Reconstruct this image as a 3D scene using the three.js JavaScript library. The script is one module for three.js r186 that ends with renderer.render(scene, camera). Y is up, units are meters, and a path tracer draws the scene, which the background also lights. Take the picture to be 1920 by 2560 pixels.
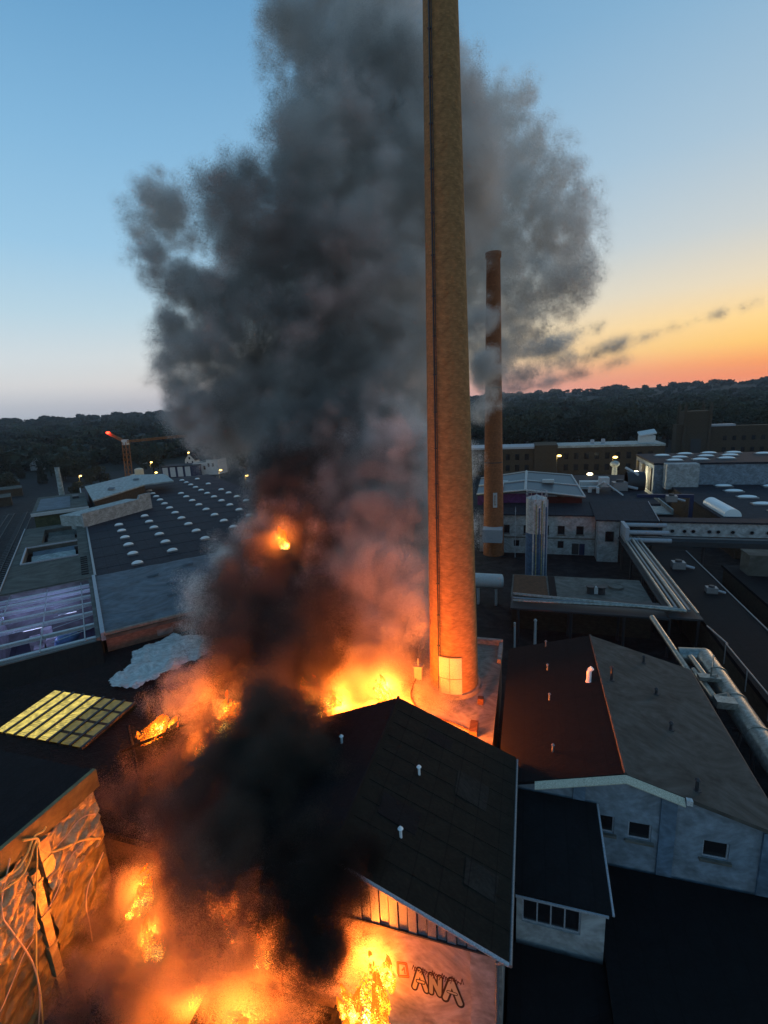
import * as THREE from 'three';
import { mergeGeometries, mergeVertices } from 'three/addons/utils/BufferGeometryUtils.js';
import { ImprovedNoise } from 'three/addons/math/ImprovedNoise.js';

// ---------- camera, sky, sun, exposure ----------
const scene = new THREE.Scene();
const camera = new THREE.PerspectiveCamera(93.52, 0.75, 0.1, 9000);
camera.position.set(0, 26, 0);
camera.rotation.order = 'YXZ';
camera.rotation.set(-12.4 * Math.PI / 180, 17 * Math.PI / 180, -2.9 * Math.PI / 180);

const lin = (c) => { c /= 255; return c <= 0.04045 ? c / 12.92 : Math.pow((c + 0.055) / 1.055, 2.4); };
const profile = (rows, e) => {
  for (let i = 1; i < rows.length; i++) if (e <= rows[i][0]) {
    const a = rows[i - 1], b = rows[i], t = Math.max(0, (e - a[0]) / (b[0] - a[0]));
    return [1, 2, 3].map((k) => lin(a[k]) + (lin(b[k]) - lin(a[k])) * t);
  }
  return rows[rows.length - 1].slice(1).map(lin);
};
// dusk sky: one side still glowing over the set sun, the rest fading to blue
const GLOW = [[0, 238, 160, 128], [1.0, 252, 140, 86], [2.4, 255, 160, 88], [4.2, 255, 200, 106], [6.5, 255, 214, 140], [9.5, 232, 214, 182], [14, 198, 203, 202], [21, 166, 190, 207], [31, 132, 172, 202], [60, 82, 132, 172], [90, 66, 114, 156]];
const COOL = [[0, 168, 178, 190], [1.6, 186, 192, 200], [3.5, 208, 210, 212], [6, 202, 213, 219], [10, 178, 206, 221], [16, 148, 192, 221], [24, 126, 176, 212], [34, 98, 152, 194], [60, 70, 122, 166], [90, 62, 110, 154]];
const SKY_W = 1024, SKY_H = 512, skyData = new Float32Array(SKY_W * SKY_H * 4);
const SUN_AZ = 30 * Math.PI / 180;                       // from -z towards +x
for (let j = 0; j < SKY_H; j++) {
  const el = ((j + 0.5) / SKY_H - 0.5) * 180;
  for (let i = 0; i < SKY_W; i++) {
    const a = ((i + 0.5) / SKY_W - 0.5) * 2 * Math.PI, x = Math.cos(a), z = Math.sin(a);
    let d = Math.abs(Math.atan2(x, -z) - SUN_AZ); if (d > Math.PI) d = 2 * Math.PI - d;
    const w = Math.exp(-Math.pow(d / 0.75, 2)), e = Math.max(0, el), g = profile(GLOW, e), c = profile(COOL, e), k = (j * SKY_W + i) * 4;
    for (let n = 0; n < 3; n++) skyData[k + n] = c[n] + (g[n] - c[n]) * w;
    skyData[k + 3] = 1;
  }
}
const skyTex = new THREE.DataTexture(skyData, SKY_W, SKY_H, THREE.RGBAFormat, THREE.FloatType);
skyTex.mapping = THREE.EquirectangularReflectionMapping; skyTex.magFilter = THREE.LinearFilter; skyTex.needsUpdate = true;
scene.background = skyTex; scene.environment = skyTex;

const sun = new THREE.DirectionalLight(new THREE.Color(1, 0.62, 0.34), 0.5);
sun.position.set(Math.sin(SUN_AZ) * 300, 14, -Math.cos(SUN_AZ) * 300);
sun.castShadow = true; sun.shadow.radius = 20; sun.shadow.mapSize.set(2048, 2048);
Object.assign(sun.shadow.camera, { left: -160, right: 160, top: 160, bottom: -160, near: 1, far: 900 });
scene.add(sun, sun.target);

const renderer = new THREE.WebGLRenderer({ antialias: true });
renderer.toneMapping = THREE.LinearToneMapping;
renderer.toneMappingExposure = 1.1;
renderer.shadowMap.enabled = true;

// ---------- helpers ----------
let seed = 20250611;
const rnd = () => { seed = (seed + 0x6D2B79F5) | 0; let t = Math.imul(seed ^ (seed >>> 15), 1 | seed); t = (t + Math.imul(t ^ (t >>> 7), 61 | t)) ^ t; return ((t ^ (t >>> 14)) >>> 0) / 4294967296; };
const FIRE = 1; // strength of the fire
const rr = (a, b) => a + (b - a) * rnd();
const noise = new ImprovedNoise();
const fbm = (x, y, z, n = 4) => { let s = 0, a = 0.5; for (let i = 0; i < n; i++) { s += a * noise.noise(x, y, z); x = x * 2.03 + 11.3; y = y * 2.03 + 5.1; z = z * 2.03 + 7.7; a *= 0.5; } return s; };
const taken = new Map();
const numbered = (n) => { const k = taken.get(n) ?? 0; taken.set(n, k + 1); return k ? n + '_' + String(k).padStart(3, '0') : n; };
function thing(name, label, category, o = {}) {
  const g = new THREE.Group(); g.name = numbered(name); g.userData = { label, category };
  if (o.group) g.userData.group = o.group; if (o.kind) g.userData.kind = o.kind;
  if (o.at) g.position.set(...o.at); if (o.turn) g.rotation.y = o.turn;
  scene.add(g); return g;
}
// uv in metres, laid on the face's main plane
function metres(g) {
  g = g.index ? g.toNonIndexed() : g; if (!g.attributes.normal) g.computeVertexNormals();
  for (const k of Object.keys(g.attributes)) if (!['position', 'normal', 'color'].includes(k)) g.deleteAttribute(k);
  const p = g.attributes.position, uv = new Float32Array(p.count * 2), a = new THREE.Vector3(), b = new THREE.Vector3(), c = new THREE.Vector3(), n = new THREE.Vector3();
  for (let i = 0; i < p.count; i += 3) {
    a.fromBufferAttribute(p, i); b.fromBufferAttribute(p, i + 1); c.fromBufferAttribute(p, i + 2);
    n.copy(b).sub(a).cross(c.clone().sub(a)); const x = Math.abs(n.x), y = Math.abs(n.y), z = Math.abs(n.z);
    [a, b, c].forEach((v, k) => { const [s, t] = y >= x && y >= z ? [v.x, v.z] : x >= z ? [v.z, v.y] : [v.x, v.y]; uv[(i + k) * 2] = s; uv[(i + k) * 2 + 1] = t; });
  }
  g.setAttribute('uv', new THREE.BufferAttribute(uv, 2)); return g;
}
function mesh(name, geos, mat, parent) {
  const list = (Array.isArray(geos) ? geos : [geos]).map((g) => g.userData.keepUV ? (g.index ? g.toNonIndexed() : g) : metres(g));
  const m = new THREE.Mesh(list.length > 1 ? mergeGeometries(list) : list[0], mat); m.name = parent ? name : numbered(name); m.castShadow = m.receiveShadow = true;
  (parent ?? scene).add(m); return m;
}
function single(name, label, category, geos, mat, group) { const m = mesh(name, geos, mat); m.userData = { label, category }; if (group) m.userData.group = group; return m; }
function struct(name, geos, mat) { const m = mesh(name, geos, mat); m.userData = { kind: 'structure', label: name.replace(/_/g, ' ') }; return m; }
const bx = (x0, x1, y0, y1, z0, z1) => new THREE.BoxGeometry(Math.abs(x1 - x0), Math.abs(y1 - y0), Math.abs(z1 - z0)).translate((x0 + x1) / 2, (y0 + y1) / 2, (z0 + z1) / 2);
const V = (x, y, z) => new THREE.Vector3(x, y, z);
// a slab hung below four corners (in order round its top)
function slab(p, t) {
  const q = p.map(([x, y, z]) => [x, y - t, z]), P = [], f = (a, b, c, d) => P.push(...a, ...b, ...c, ...a, ...c, ...d);
  const up = V(...p[1]).sub(V(...p[0])).cross(V(...p[2]).sub(V(...p[0]))).y; const [a, b] = up > 0 ? [p, q] : [[...p].reverse(), [...q].reverse()];
  f(...a); f(b[3], b[2], b[1], b[0]); for (let i = 0; i < 4; i++) { const j = (i + 1) % 4; f(a[j], a[i], b[i], b[j]); }
  const g = new THREE.BufferGeometry(); g.setAttribute('position', new THREE.Float32BufferAttribute(P, 3)); g.computeVertexNormals(); return g;
}
// an upright wall from an outline in (x, y), with holes, standing at z and t thick towards -z
function wallXY(out, z, t, holes = []) {
  const s = new THREE.Shape(out.map(([x, y]) => new THREE.Vector2(x, y)));
  for (const [x0, x1, y0, y1] of holes) s.holes.push(new THREE.Path([[x0, y0], [x0, y1], [x1, y1], [x1, y0]].map(([x, y]) => new THREE.Vector2(x, y))));
  return new THREE.ExtrudeGeometry(s, { depth: t, bevelEnabled: false }).translate(0, 0, z - t);
}
const turnY = (g, a) => g.rotateY(a);
const rod = (a, b, r, r2 = r, n = 12) => { const d = V(...b).sub(V(...a)), g = new THREE.CylinderGeometry(r2, r, d.length(), n); g.applyQuaternion(new THREE.Quaternion().setFromUnitVectors(V(0, 1, 0), d.clone().normalize())); return g.translate((a[0] + b[0]) / 2, (a[1] + b[1]) / 2, (a[2] + b[2]) / 2); };
const pipe = (pts, r, n = 12) => { const o = []; for (let i = 1; i < pts.length; i++) { o.push(rod(pts[i - 1], pts[i], r, r, n)); if (i < pts.length - 1) o.push(new THREE.SphereGeometry(r * 1.02, n, 8).translate(...pts[i])); } return o; };
const cable = (pts, r, seg = 40) => new THREE.TubeGeometry(new THREE.CatmullRomCurve3(pts.map((p) => V(...p))), seg, r, 6);

// ---------- materials ----------
const texCache = new Map();
function tex(key, size, fn, metresPerTile, srgb = true) {
  const id = key + metresPerTile; if (texCache.has(id)) return texCache.get(id);
  let base = texCache.get(key);
  if (!base) {
    const d = new Uint8Array(size * size * 4);
    for (let j = 0; j < size; j++) for (let i = 0; i < size; i++) { const c = fn(i / size, j / size), k = (j * size + i) * 4; for (let n = 0; n < 3; n++) d[k + n] = Math.max(0, Math.min(255, (Array.isArray(c) ? c[n] : c) * 255)); d[k + 3] = 255; }
    base = new THREE.DataTexture(d, size, size); base.colorSpace = srgb ? THREE.SRGBColorSpace : THREE.NoColorSpace; base.magFilter = THREE.LinearFilter; base.wrapS = base.wrapT = THREE.RepeatWrapping; base.needsUpdate = true; texCache.set(key, base);
  }
  const t = base.clone(); t.repeat.set(1 / metresPerTile, 1 / metresPerTile); t.needsUpdate = true; texCache.set(id, t); return t;
}
// noise that tiles
const tn = (u, v, f, o = 0, s = 0) => { const a = u * 2 * Math.PI, b = v * 2 * Math.PI, k = f / 6.283; return fbm(Math.cos(a) * k + s, Math.sin(a) * k + Math.cos(b) * k * 1.3, Math.sin(b) * k * 1.3 + o, 4); };
const blotch = (u, v) => 0.72 + 0.55 * tn(u, v, 7, 3) + 0.35 * tn(u, v, 30, 9);
const grain = (u, v) => 0.8 + 0.35 * tn(u, v, 60, 5) + rr(-0.06, 0.06);
const felted = (u, v) => { const l = Math.floor(u * 6), e = Math.abs(u * 6 - l - 0.5); return (0.74 + 0.22 * tn(u, v, 9, 20 + l * 3.7) + 0.3 * tn(u, v, 45, 2)) * (e > 0.475 ? 0.72 : 1) + rr(-0.05, 0.05); };
const stained = (u, v) => { const s = tn(u, v, 6, 40), m = tn(u, v, 18, 47); return [0.8 + 0.26 * s + 0.2 * m, 0.79 + 0.27 * s + 0.2 * m, 0.77 + 0.28 * s + 0.2 * m].map((x) => x + rr(-0.03, 0.03)); };
const bricked = (u, v) => { const R = 24, C = 8, r = Math.floor(v * R), c = Math.floor(u * C + (r % 2) * 0.5), fx = u * C + (r % 2) * 0.5 - c, fy = v * R - r, j = fx < 0.05 || fy < 0.13; const h = Math.abs(Math.sin(r * 127.1 + (((c % C) + C) % C) * 311.7) * 43758.5) % 1; const b = 0.76 + 0.14 * h + 0.18 * tn(u, v, 5, 8); return j ? [0.8, 0.77, 0.7] : [b, b * 0.96, b * 0.9]; };
const brickBump = (u, v) => { const R = 24, C = 8, r = Math.floor(v * R), q = u * C + (r % 2) * 0.5, fx = q - Math.floor(q), fy = v * R - r; return fx < 0.05 || fy < 0.13 ? 0.2 : 0.8 + 0.2 * tn(u, v, 50, 1); };
const mat = (r, g, b, o = {}) => new THREE.MeshPhysicalMaterial({ specularIntensity: o.metalness ? 1 : 0.35, color: new THREE.Color().setRGB(r, g, b), roughness: 0.9, ...o });
const T = {
  blotch: (m) => tex('blotch', 256, blotch, m), grain: (m) => tex('grain', 256, grain, m), felt: (m) => tex('felt', 512, felted, m), stain: (m) => tex('stain', 512, stained, m),
  brick: (m) => tex('brick', 512, bricked, m), brickB: (m) => tex('brickB', 512, brickBump, m, false), grainB: (m) => tex('grainB', 256, grain, m, false), blotchB: (m) => tex('blotchB', 256, blotch, m, false),
};
const M = {
  asphalt: mat(0.03, 0.03, 0.031, { map: T.blotch(9), bumpMap: T.grainB(1.5), bumpScale: 0.01 }),
  feltBlack: mat(0.011, 0.011, 0.0125, { map: T.felt(6), bumpMap: T.blotchB(3), bumpScale: 0.02, roughness: 0.85 }),
  feltGrey2: mat(0.033, 0.031, 0.026, { map: T.felt(6), bumpMap: T.blotchB(3), bumpScale: 0.02 }),
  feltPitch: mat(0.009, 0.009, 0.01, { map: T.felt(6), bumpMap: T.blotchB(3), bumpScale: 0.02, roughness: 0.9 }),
  feltOlive: mat(0.019, 0.017, 0.011, { map: T.felt(6), bumpMap: T.blotchB(4), bumpScale: 0.02, roughness: 0.85 }),
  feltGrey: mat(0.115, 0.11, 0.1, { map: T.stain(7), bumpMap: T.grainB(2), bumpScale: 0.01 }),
  feltBlue: mat(0.034, 0.039, 0.053, { map: T.felt(9), bumpMap: T.blotchB(5), bumpScale: 0.02, roughness: 0.8 }),
  sheetBlue: mat(0.16, 0.2, 0.245, { map: T.stain(12), bumpMap: T.blotchB(7), bumpScale: 0.08, roughness: 0.7 }),
  flatGrey: mat(0.14, 0.14, 0.125, { map: T.stain(14), bumpMap: T.grainB(2), bumpScale: 0.01 }),
  concrete: mat(0.2, 0.19, 0.175, { map: T.stain(8), bumpMap: T.grainB(2), bumpScale: 0.01 }),
  concreteWarm: mat(0.34, 0.3, 0.26, { map: T.stain(5), bumpMap: T.grainB(1.5), bumpScale: 0.015 }),
  plaster: mat(0.5, 0.52, 0.54, { map: T.stain(6), bumpMap: T.grainB(1), bumpScale: 0.006 }),
  plasterBlue: mat(0.28, 0.35, 0.43, { map: T.stain(6), bumpMap: T.grainB(1), bumpScale: 0.006 }),
  pierBlue: mat(0.17, 0.25, 0.35, { map: T.stain(5), bumpMap: T.grainB(1), bumpScale: 0.006 }),
  plasterPink: mat(0.42, 0.36, 0.34, { map: T.stain(5), bumpMap: T.grainB(1), bumpScale: 0.01 }),
  white: mat(0.75, 0.75, 0.73, { map: T.grain(3), roughness: 0.6 }),
  cream: mat(0.72, 0.68, 0.52, { map: T.grain(2), roughness: 0.5 }),
  brickOchre: mat(0.37, 0.235, 0.11, { map: T.brick(2), bumpMap: T.brickB(2), bumpScale: 0.004 }),
  brickRed: mat(0.4, 0.16, 0.08, { map: T.brick(2), bumpMap: T.brickB(2), bumpScale: 0.008 }),
  brickBrown: mat(0.09, 0.075, 0.06, { map: T.brick(2.4), bumpMap: T.brickB(2.4), bumpScale: 0.02 }),
  brickPink: mat(0.34, 0.2, 0.16, { map: T.brick(2), bumpMap: T.brickB(2), bumpScale: 0.008 }),
  steel: mat(0.34, 0.35, 0.36, { map: T.grain(2), roughness: 0.45, metalness: 0.5 }),
  steelDark: mat(0.05, 0.055, 0.06, { map: T.grain(2), roughness: 0.6, metalness: 0.3 }),
  lagging: mat(0.45, 0.44, 0.41, { map: T.stain(2), roughness: 0.38, metalness: 0.7 }),
  paleSteel: mat(0.5, 0.52, 0.56, { map: T.grain(3), roughness: 0.5 }),
  siloWhite: mat(0.7, 0.72, 0.74, { map: T.stain(3), roughness: 0.4 }),
  siloBlue: mat(0.1, 0.19, 0.33, { map: T.stain(3), roughness: 0.4 }),
  siloYellow: mat(0.45, 0.42, 0.25, { map: T.stain(3), roughness: 0.4 }),
  purple: mat(0.09, 0.03, 0.14, { map: T.stain(5), roughness: 0.6 }),
  maroon: mat(0.07, 0.012, 0.012, { map: T.stain(5), roughness: 0.7 }),
  cladding: mat(0.26, 0.3, 0.36, { map: T.grain(2), roughness: 0.5, metalness: 0.3 }),
  navy: mat(0.03, 0.045, 0.11, { map: T.grain(2), roughness: 0.5 }),
  glass: new THREE.MeshPhysicalMaterial({ color: new THREE.Color(0.012, 0.013, 0.015), roughness: 0.08, clearcoat: 1 }),
  solar: new THREE.MeshPhysicalMaterial({ color: new THREE.Color(0.1, 0.105, 0.11), roughness: 0.35 }),
  dome: mat(0.78, 0.78, 0.76, { roughness: 0.35 }),
  olive: mat(0.2, 0.185, 0.07, { map: T.stain(6), bumpMap: T.blotchB(3), bumpScale: 0.02, roughness: 0.55, metalness: 0.2 }),
  foil: mat(0.5, 0.47, 0.26, { map: T.stain(4), bumpMap: T.blotchB(1.6), bumpScale: 0.04, roughness: 0.35, metalness: 0.35 }),
  cable: mat(0.6, 0.52, 0.16, { roughness: 0.55 }),
  cablePale: mat(0.5, 0.42, 0.28, { roughness: 0.6 }),
  tarp: new THREE.MeshPhysicalMaterial({ color: new THREE.Color(0.8, 0.79, 0.77), roughness: 0.6, side: THREE.DoubleSide, map: T.stain(4) }),
  rust: mat(0.16, 0.075, 0.04, { map: T.stain(3), roughness: 0.8 }),
  char: mat(0.012, 0.011, 0.01, { map: T.blotch(3), bumpMap: T.blotchB(1.3), bumpScale: 0.08 }),
  crane: mat(0.4, 0.17, 0.06, { map: T.grain(2), roughness: 0.6 }),
  bark: mat(0.05, 0.04, 0.03, { map: T.blotch(1) }),
  green: mat(0.1, 0.12, 0.07, { map: T.stain(5) }),
  mintWhite: mat(0.45, 0.5, 0.5, { map: T.stain(6), roughness: 0.6 }),
};
// a window set in a wall that faces +z: frame bars, dark pane, sill
function windowXY(parent, x0, x1, y0, y1, z, bars = 0, sill = true, frameMat = M.paleSteel) {
  const t = 0.07, w = mesh('window', [bx(x0, x0 + t, y0, y1, z - 0.16, z - 0.08), bx(x1 - t, x1, y0, y1, z - 0.16, z - 0.08), bx(x0 + t, x1 - t, y0, y0 + t, z - 0.16, z - 0.08), bx(x0 + t, x1 - t, y1 - t, y1, z - 0.16, z - 0.08)], frameMat, parent);
  for (let i = 0; i <= bars; i++) { const a = x0 + t + (x1 - x0 - 2 * t) * i / (bars + 1), b = x0 + t + (x1 - x0 - 2 * t) * (i + 1) / (bars + 1); mesh('pane', bx(a + 0.02, b - 0.02, y0 + t, y1 - t, z - 0.13, z - 0.115), M.glass, w); if (i) mesh('glazing_bar', bx(a - 0.03, a + 0.03, y0 + t, y1 - t, z - 0.15, z - 0.07), frameMat, w); }
  if (sill) mesh('sill', bx(x0 - 0.12, x1 + 0.12, y0 - 0.14, y0 - 0.01, z - 0.1, z + 0.16), M.concrete, w);
  return w;
}
const each = (name, geos, m, parent) => geos.forEach((g) => mesh(name, g, m, parent));
const nth = ['first', 'second', 'third', 'fourth', 'fifth', 'sixth', 'seventh', 'eighth', 'ninth', 'tenth', 'eleventh', 'twelfth', 'thirteenth', 'fourteenth', 'fifteenth', 'sixteenth', 'seventeenth', 'eighteenth', 'nineteenth', 'twentieth', 'twenty-first', 'twenty-second', 'twenty-third', 'twenty-fourth', 'twenty-fifth', 'twenty-sixth', 'twenty-seventh', 'twenty-eighth', 'twenty-ninth', 'thirtieth'];
// ---------- ground and hills ----------
struct('ground', (() => { const g = new THREE.PlaneGeometry(3600, 3600, 1, 1).rotateX(-Math.PI / 2); return g; })(), M.asphalt);
const grassMat = mat(0.022, 0.027, 0.018, { map: T.blotch(40) });
const hillY = (x, z) => {
  const r = Math.hypot(x, z), a = Math.atan2(x, -z), left = THREE.MathUtils.smoothstep(-a, 0.55, 1.0);
  const rise = THREE.MathUtils.smoothstep(r, 230, 620) * (11 - 2 * left) + THREE.MathUtils.smoothstep(r, 700, 1500) * 9 + THREE.MathUtils.smoothstep(r, 1100, 1780) * 20;
  return rise + 7 * fbm(x / 260, 3.1, z / 260, 3) * THREE.MathUtils.smoothstep(r, 300, 800) + 16 * fbm(x / 700, 9.1, z / 700, 3) * THREE.MathUtils.smoothstep(r, 900, 2200) - 0.6;
};
struct('hills', (() => {
  const P = [], I = [], NA = 150, rs = [230, 280, 340, 410, 490, 580, 680, 800, 950, 1150, 1400, 1780];
  rs.forEach((r) => { for (let i = 0; i <= NA; i++) { const a = -1.75 + 2.8 * i / NA, x = Math.sin(a) * r, z = -Math.cos(a) * r; P.push(x, hillY(x, z), z); } });
  for (let j = 0; j < rs.length - 1; j++) for (let i = 0; i < NA; i++) { const k = j * (NA + 1) + i; I.push(k, k + 1, k + NA + 2, k, k + NA + 2, k + NA + 1); }
  const g = new THREE.BufferGeometry(); g.setAttribute('position', new THREE.Float32BufferAttribute(P, 3)); g.setIndex(I); g.computeVertexNormals(); return g;
})(), grassMat);

// ---------- trees ----------
const leafMat = new THREE.MeshPhysicalMaterial({ color: new THREE.Color(0.045, 0.05, 0.03), roughness: 0.9, specularIntensity: 0.3, transmission: 0.3, thickness: 0, side: THREE.DoubleSide });
const leafMatB = new THREE.MeshPhysicalMaterial({ color: new THREE.Color(0.032, 0.042, 0.03), roughness: 0.9, specularIntensity: 0.3, transmission: 0.3, thickness: 0, side: THREE.DoubleSide });
function crownGeo(lobes, n, size) {
  const pos = [], nor = [];
  for (let i = 0; i < n; i++) {
    const l = lobes[Math.floor(rnd() * lobes.length)], v = V(rr(-1, 1), rr(-1, 1), rr(-1, 1)).normalize().multiplyScalar(l[3] * (0.62 + 0.42 * rnd()) * (1 + 0.3 * fbm(i * 0.37, l[0], l[1], 2)));
    const c = V(l[0] + v.x, l[1] + v.y * l[4], l[2] + v.z), a = V(rr(-1, 1), rr(-1, 1), rr(-1, 1)).normalize(), b = V(rr(-1, 1), rr(-1, 1), rr(-1, 1)).cross(a).normalize(), s = size * rr(0.5, 1.3), m = a.clone().cross(b);
    const q = [[-1, -0.6], [1, -0.4], [0.7, 0.8], [-1, -0.6], [0.7, 0.8], [-0.8, 0.7]];
    for (const [e, f] of q) { pos.push(c.x + s * (a.x * e + b.x * f), c.y + s * (a.y * e + b.y * f), c.z + s * (a.z * e + b.z * f)); nor.push(m.x, m.y, m.z); }
  }
  const g = new THREE.BufferGeometry(); g.setAttribute('position', new THREE.Float32BufferAttribute(pos, 3)); g.setAttribute('normal', new THREE.Float32BufferAttribute(nor, 3)); return g;
}
const treeKinds = [0, 1, 2, 3, 4].map((k) => {
  const lob = [];
  if (k < 3) for (let i = 0; i < 11; i++) { const a = i * 2.4, r = i ? rr(0.12, 0.3) : 0; lob.push([Math.cos(a) * r, 0.56 + rr(-0.22, 0.26), Math.sin(a) * r, rr(0.13, 0.24), 0.9]); }
  else for (let i = 0; i < 7; i++) lob.push([rr(-0.03, 0.03), 0.2 + i * 0.115, rr(-0.03, 0.03), 0.2 - i * 0.024, 1]);
  const limbs = [rod([0, -0.04, 0], [0, 0.5, 0], 0.03, 0.016, 8)];
  for (const l of lob.slice(0, 6)) limbs.push(rod([0, 0.25, 0], [l[0], l[1], l[2]], 0.012, 0.005, 5));
  return { crown: metres(crownGeo(lob, 1500, 0.03)), trunk: mergeGeometries(limbs.map(metres)) };
});
const treeGroups = [];
function tree(x, z, hgt, k, label, group) {
  const t = thing('tree', label, 'tree', { at: [x, Math.hypot(x, z) > 230 ? hillY(x, z) - 0.3 : 0, z], turn: rr(0, 6.28), group });
  const a = new THREE.Mesh(treeKinds[k].trunk, M.bark), b = new THREE.Mesh(treeKinds[k].crown, k % 2 ? leafMatB : leafMat); a.name = 'trunk'; b.name = 'crown';
  for (const m of [a, b]) { m.castShadow = m.receiveShadow = true; t.add(m); } t.scale.set(hgt * rr(0.95, 1.2), hgt, hgt * rr(0.95, 1.2)); return t;
}
// ---------- the tall brick chimneys ----------
function stackProfile(rows) { return new THREE.LatheGeometry(rows.map(([r, y]) => new THREE.Vector2(r, y)), 56); }
function lathed(rows, su, sv) { const g = stackProfile(rows), uv = g.attributes.uv, p = g.attributes.position; for (let i = 0; i < uv.count; i++) uv.setXY(i, uv.getX(i) * su, p.getY(i) * sv); g.userData.keepUV = true; return g.toNonIndexed ? Object.assign(g.toNonIndexed(), { userData: { keepUV: true } }) : g; }
const chimneyA = thing('brick_chimney', 'tall tapering ochre brick chimney rising through the whole picture', 'chimney', { at: [-5.19, 0, -33] });
{
  const R = (y) => 1.93 - 0.019 * y;
  mesh('shaft', lathed([[R(0), 0], [R(15), 15], [R(30), 30], [R(45), 45], [R(56), 56], [R(56) + 0.12, 56.1], [R(56) + 0.16, 57.2], [R(56) - 0.3, 57.2], [R(56) - 0.35, 40]], 10, 1), M.brickOchre, chimneyA);
  const ang = 2.02, ca = Math.cos(ang), sa = Math.sin(ang), at = (y, o) => [ca * (R(y) + o), y, sa * (R(y) + o)];
  mesh('conductor_cable', [cable([at(5, 0.1), at(20, 0.1), at(38, 0.1), at(57, 0.1)], 0.05, 30), cable([at(5, 0.1), at(20, 0.1), at(38, 0.1), at(57, 0.1)].map(([x, y, z]) => [x + 0.14, y, z + 0.05]), 0.025, 30)], M.steelDark, chimneyA);
  for (let y = 9; y < 56; y += 2.35) mesh('cable_clip', bx(-0.11, 0.11, -0.03, 0.03, -0.06, 0.08).translate(...at(y, 0.06)), M.steelDark, chimneyA);
  for (const y of [21.4, 39.6]) mesh('iron_band', new THREE.CylinderGeometry(R(y) + 0.012, R(y) + 0.014, 0.08, 56, 1, true).translate(0, y, 0), M.brickOchre, chimneyA);
  // pale sheet panels bolted round the foot of the shaft
  for (const [i, j] of [[0, 0], [1, 0], [0, 1], [1, 1]]) mesh('sheet_panel', new THREE.CylinderGeometry(R(6) + 0.09, R(6) + 0.11, 1.62, 14, 1, true, -0.47 + i * 0.475, 0.455).translate(0, 5.72 + j * 1.68, 0), M.cream, chimneyA);
  mesh('foot_ring', new THREE.CylinderGeometry(2, 2.05, 0.35, 48).translate(0, 5.16, 0), M.concreteWarm, chimneyA);
}
const chimneyB = thing('brick_chimney', 'slimmer red brick chimney standing half hidden in the smoke', 'chimney', { at: [-5.55, 0, -82] });
{
  mesh('shaft', lathed([[1.76, 0], [1.43, 20], [1.06, 47], [1.06, 47.1], [1.2, 47.3], [1.2, 48], [0.8, 48], [0.8, 40]], 9, 1), M.brickRed, chimneyB);
  for (const y of [16, 28, 39]) mesh('iron_band', new THREE.CylinderGeometry(1.77 - 0.0149 * y, 1.78 - 0.0149 * y, 0.14, 48, 1, true).translate(0, y, 0), M.steelDark, chimneyB);
  const plate = mesh('number_plate', new THREE.CylinderGeometry(1.63, 1.65, 2.5, 8, 1, true, 0.02, 0.42).translate(0, 9.8, 0), M.white, chimneyB);
  mesh('painted_zero', [[0.1, 9.35, 0.1], [0.1, 10.2, 0.1], [0.24, 9.35, 0.1], [0.24, 10.2, 0.1]].map(([a, y]) => bx(-0.035, 0.035, -0.4, 0.4, 0, 0.02).translate(0, y, 1.66).rotateY(a + 0.06)).concat([9.0, 10.55].map((y) => bx(-0.15, 0.15, -0.05, 0.05, 0, 0.02).translate(0, y, 1.665).rotateY(0.23))), M.brickRed, plate);
  mesh('flue_box', [bx(-1.6, 1.6, 3, 5.2, 1.2, 3.6)], M.paleSteel, chimneyB);
}
// ---------- boiler house roof round the chimney foot ----------
const boiler = thing('boiler_house', 'flat roofed boiler house at the foot of the big chimney', 'building');
mesh('roof', bx(-17.1, -1.9, 4.6, 5, -40, -23.75), M.concreteWarm, boiler);
mesh('wall', [bx(-17, -16.7, 0, 4.6, -39.9, -23.8), bx(-16.7, -2.3, 0, 4.6, -39.9, -39.6), bx(-2.3, -2, 0, 4.6, -39.9, -23.8), bx(-16.7, -2.3, 0, 4.6, -24.1, -23.8)], M.brickPink, boiler);
mesh('parapet', [bx(-17.1, -1.9, 5, 5.5, -40, -39.7), bx(-2.2, -1.9, 5, 5.35, -39.7, -36.7)], M.plasterPink, boiler);
for (const [x0, z0, w, d] of [[-11.5, -31.5, 1.1, 0.5], [-3.4, -28.4, 0.5, 1.2], [-9.6, -27.3, 0.9, 0.35], [-3.2, -31.2, 0.4, 0.4]]) mesh('roof_box', bx(x0, x0 + w, 5, 5.45, z0, z0 + d), M.rust, boiler);
const pent = thing('roof_penthouse', 'low brick penthouse on the boiler house roof behind the chimney', 'penthouse');
mesh('wall', bx(-16.6, -8.6, 5, 6.9, -39.3, -36.2), M.brickPink, pent); mesh('roof', bx(-16.8, -8.4, 6.9, 7.15, -39.5, -36), M.plasterPink, pent);
for (let i = 0; i < 4; i++) windowXY(pent, -15.8 + i * 1.9, -14.7 + i * 1.9, 5.6, 6.5, -36.05, 0, false);
single('roof_hose', 'curved hose lying round the chimney foot on the lit roof', 'hose', cable([[-8.2, 5.06, -33.4], [-8, 5.06, -30.6], [-6.8, 5.06, -29], [-4.6, 5.06, -28.3], [-3, 5.06, -27.6]], 0.06), M.rust);
single('junction_box', 'small pale junction box left of the chimney foot', 'box', [bx(-8.3, -7.7, 5, 6.1, -33.4, -33), bx(-8.05, -7.95, 6.1, 6.8, -33.25, -33.15), bx(-8.4, -7.6, 6.1, 6.16, -33.5, -32.9)], M.cream);

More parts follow.
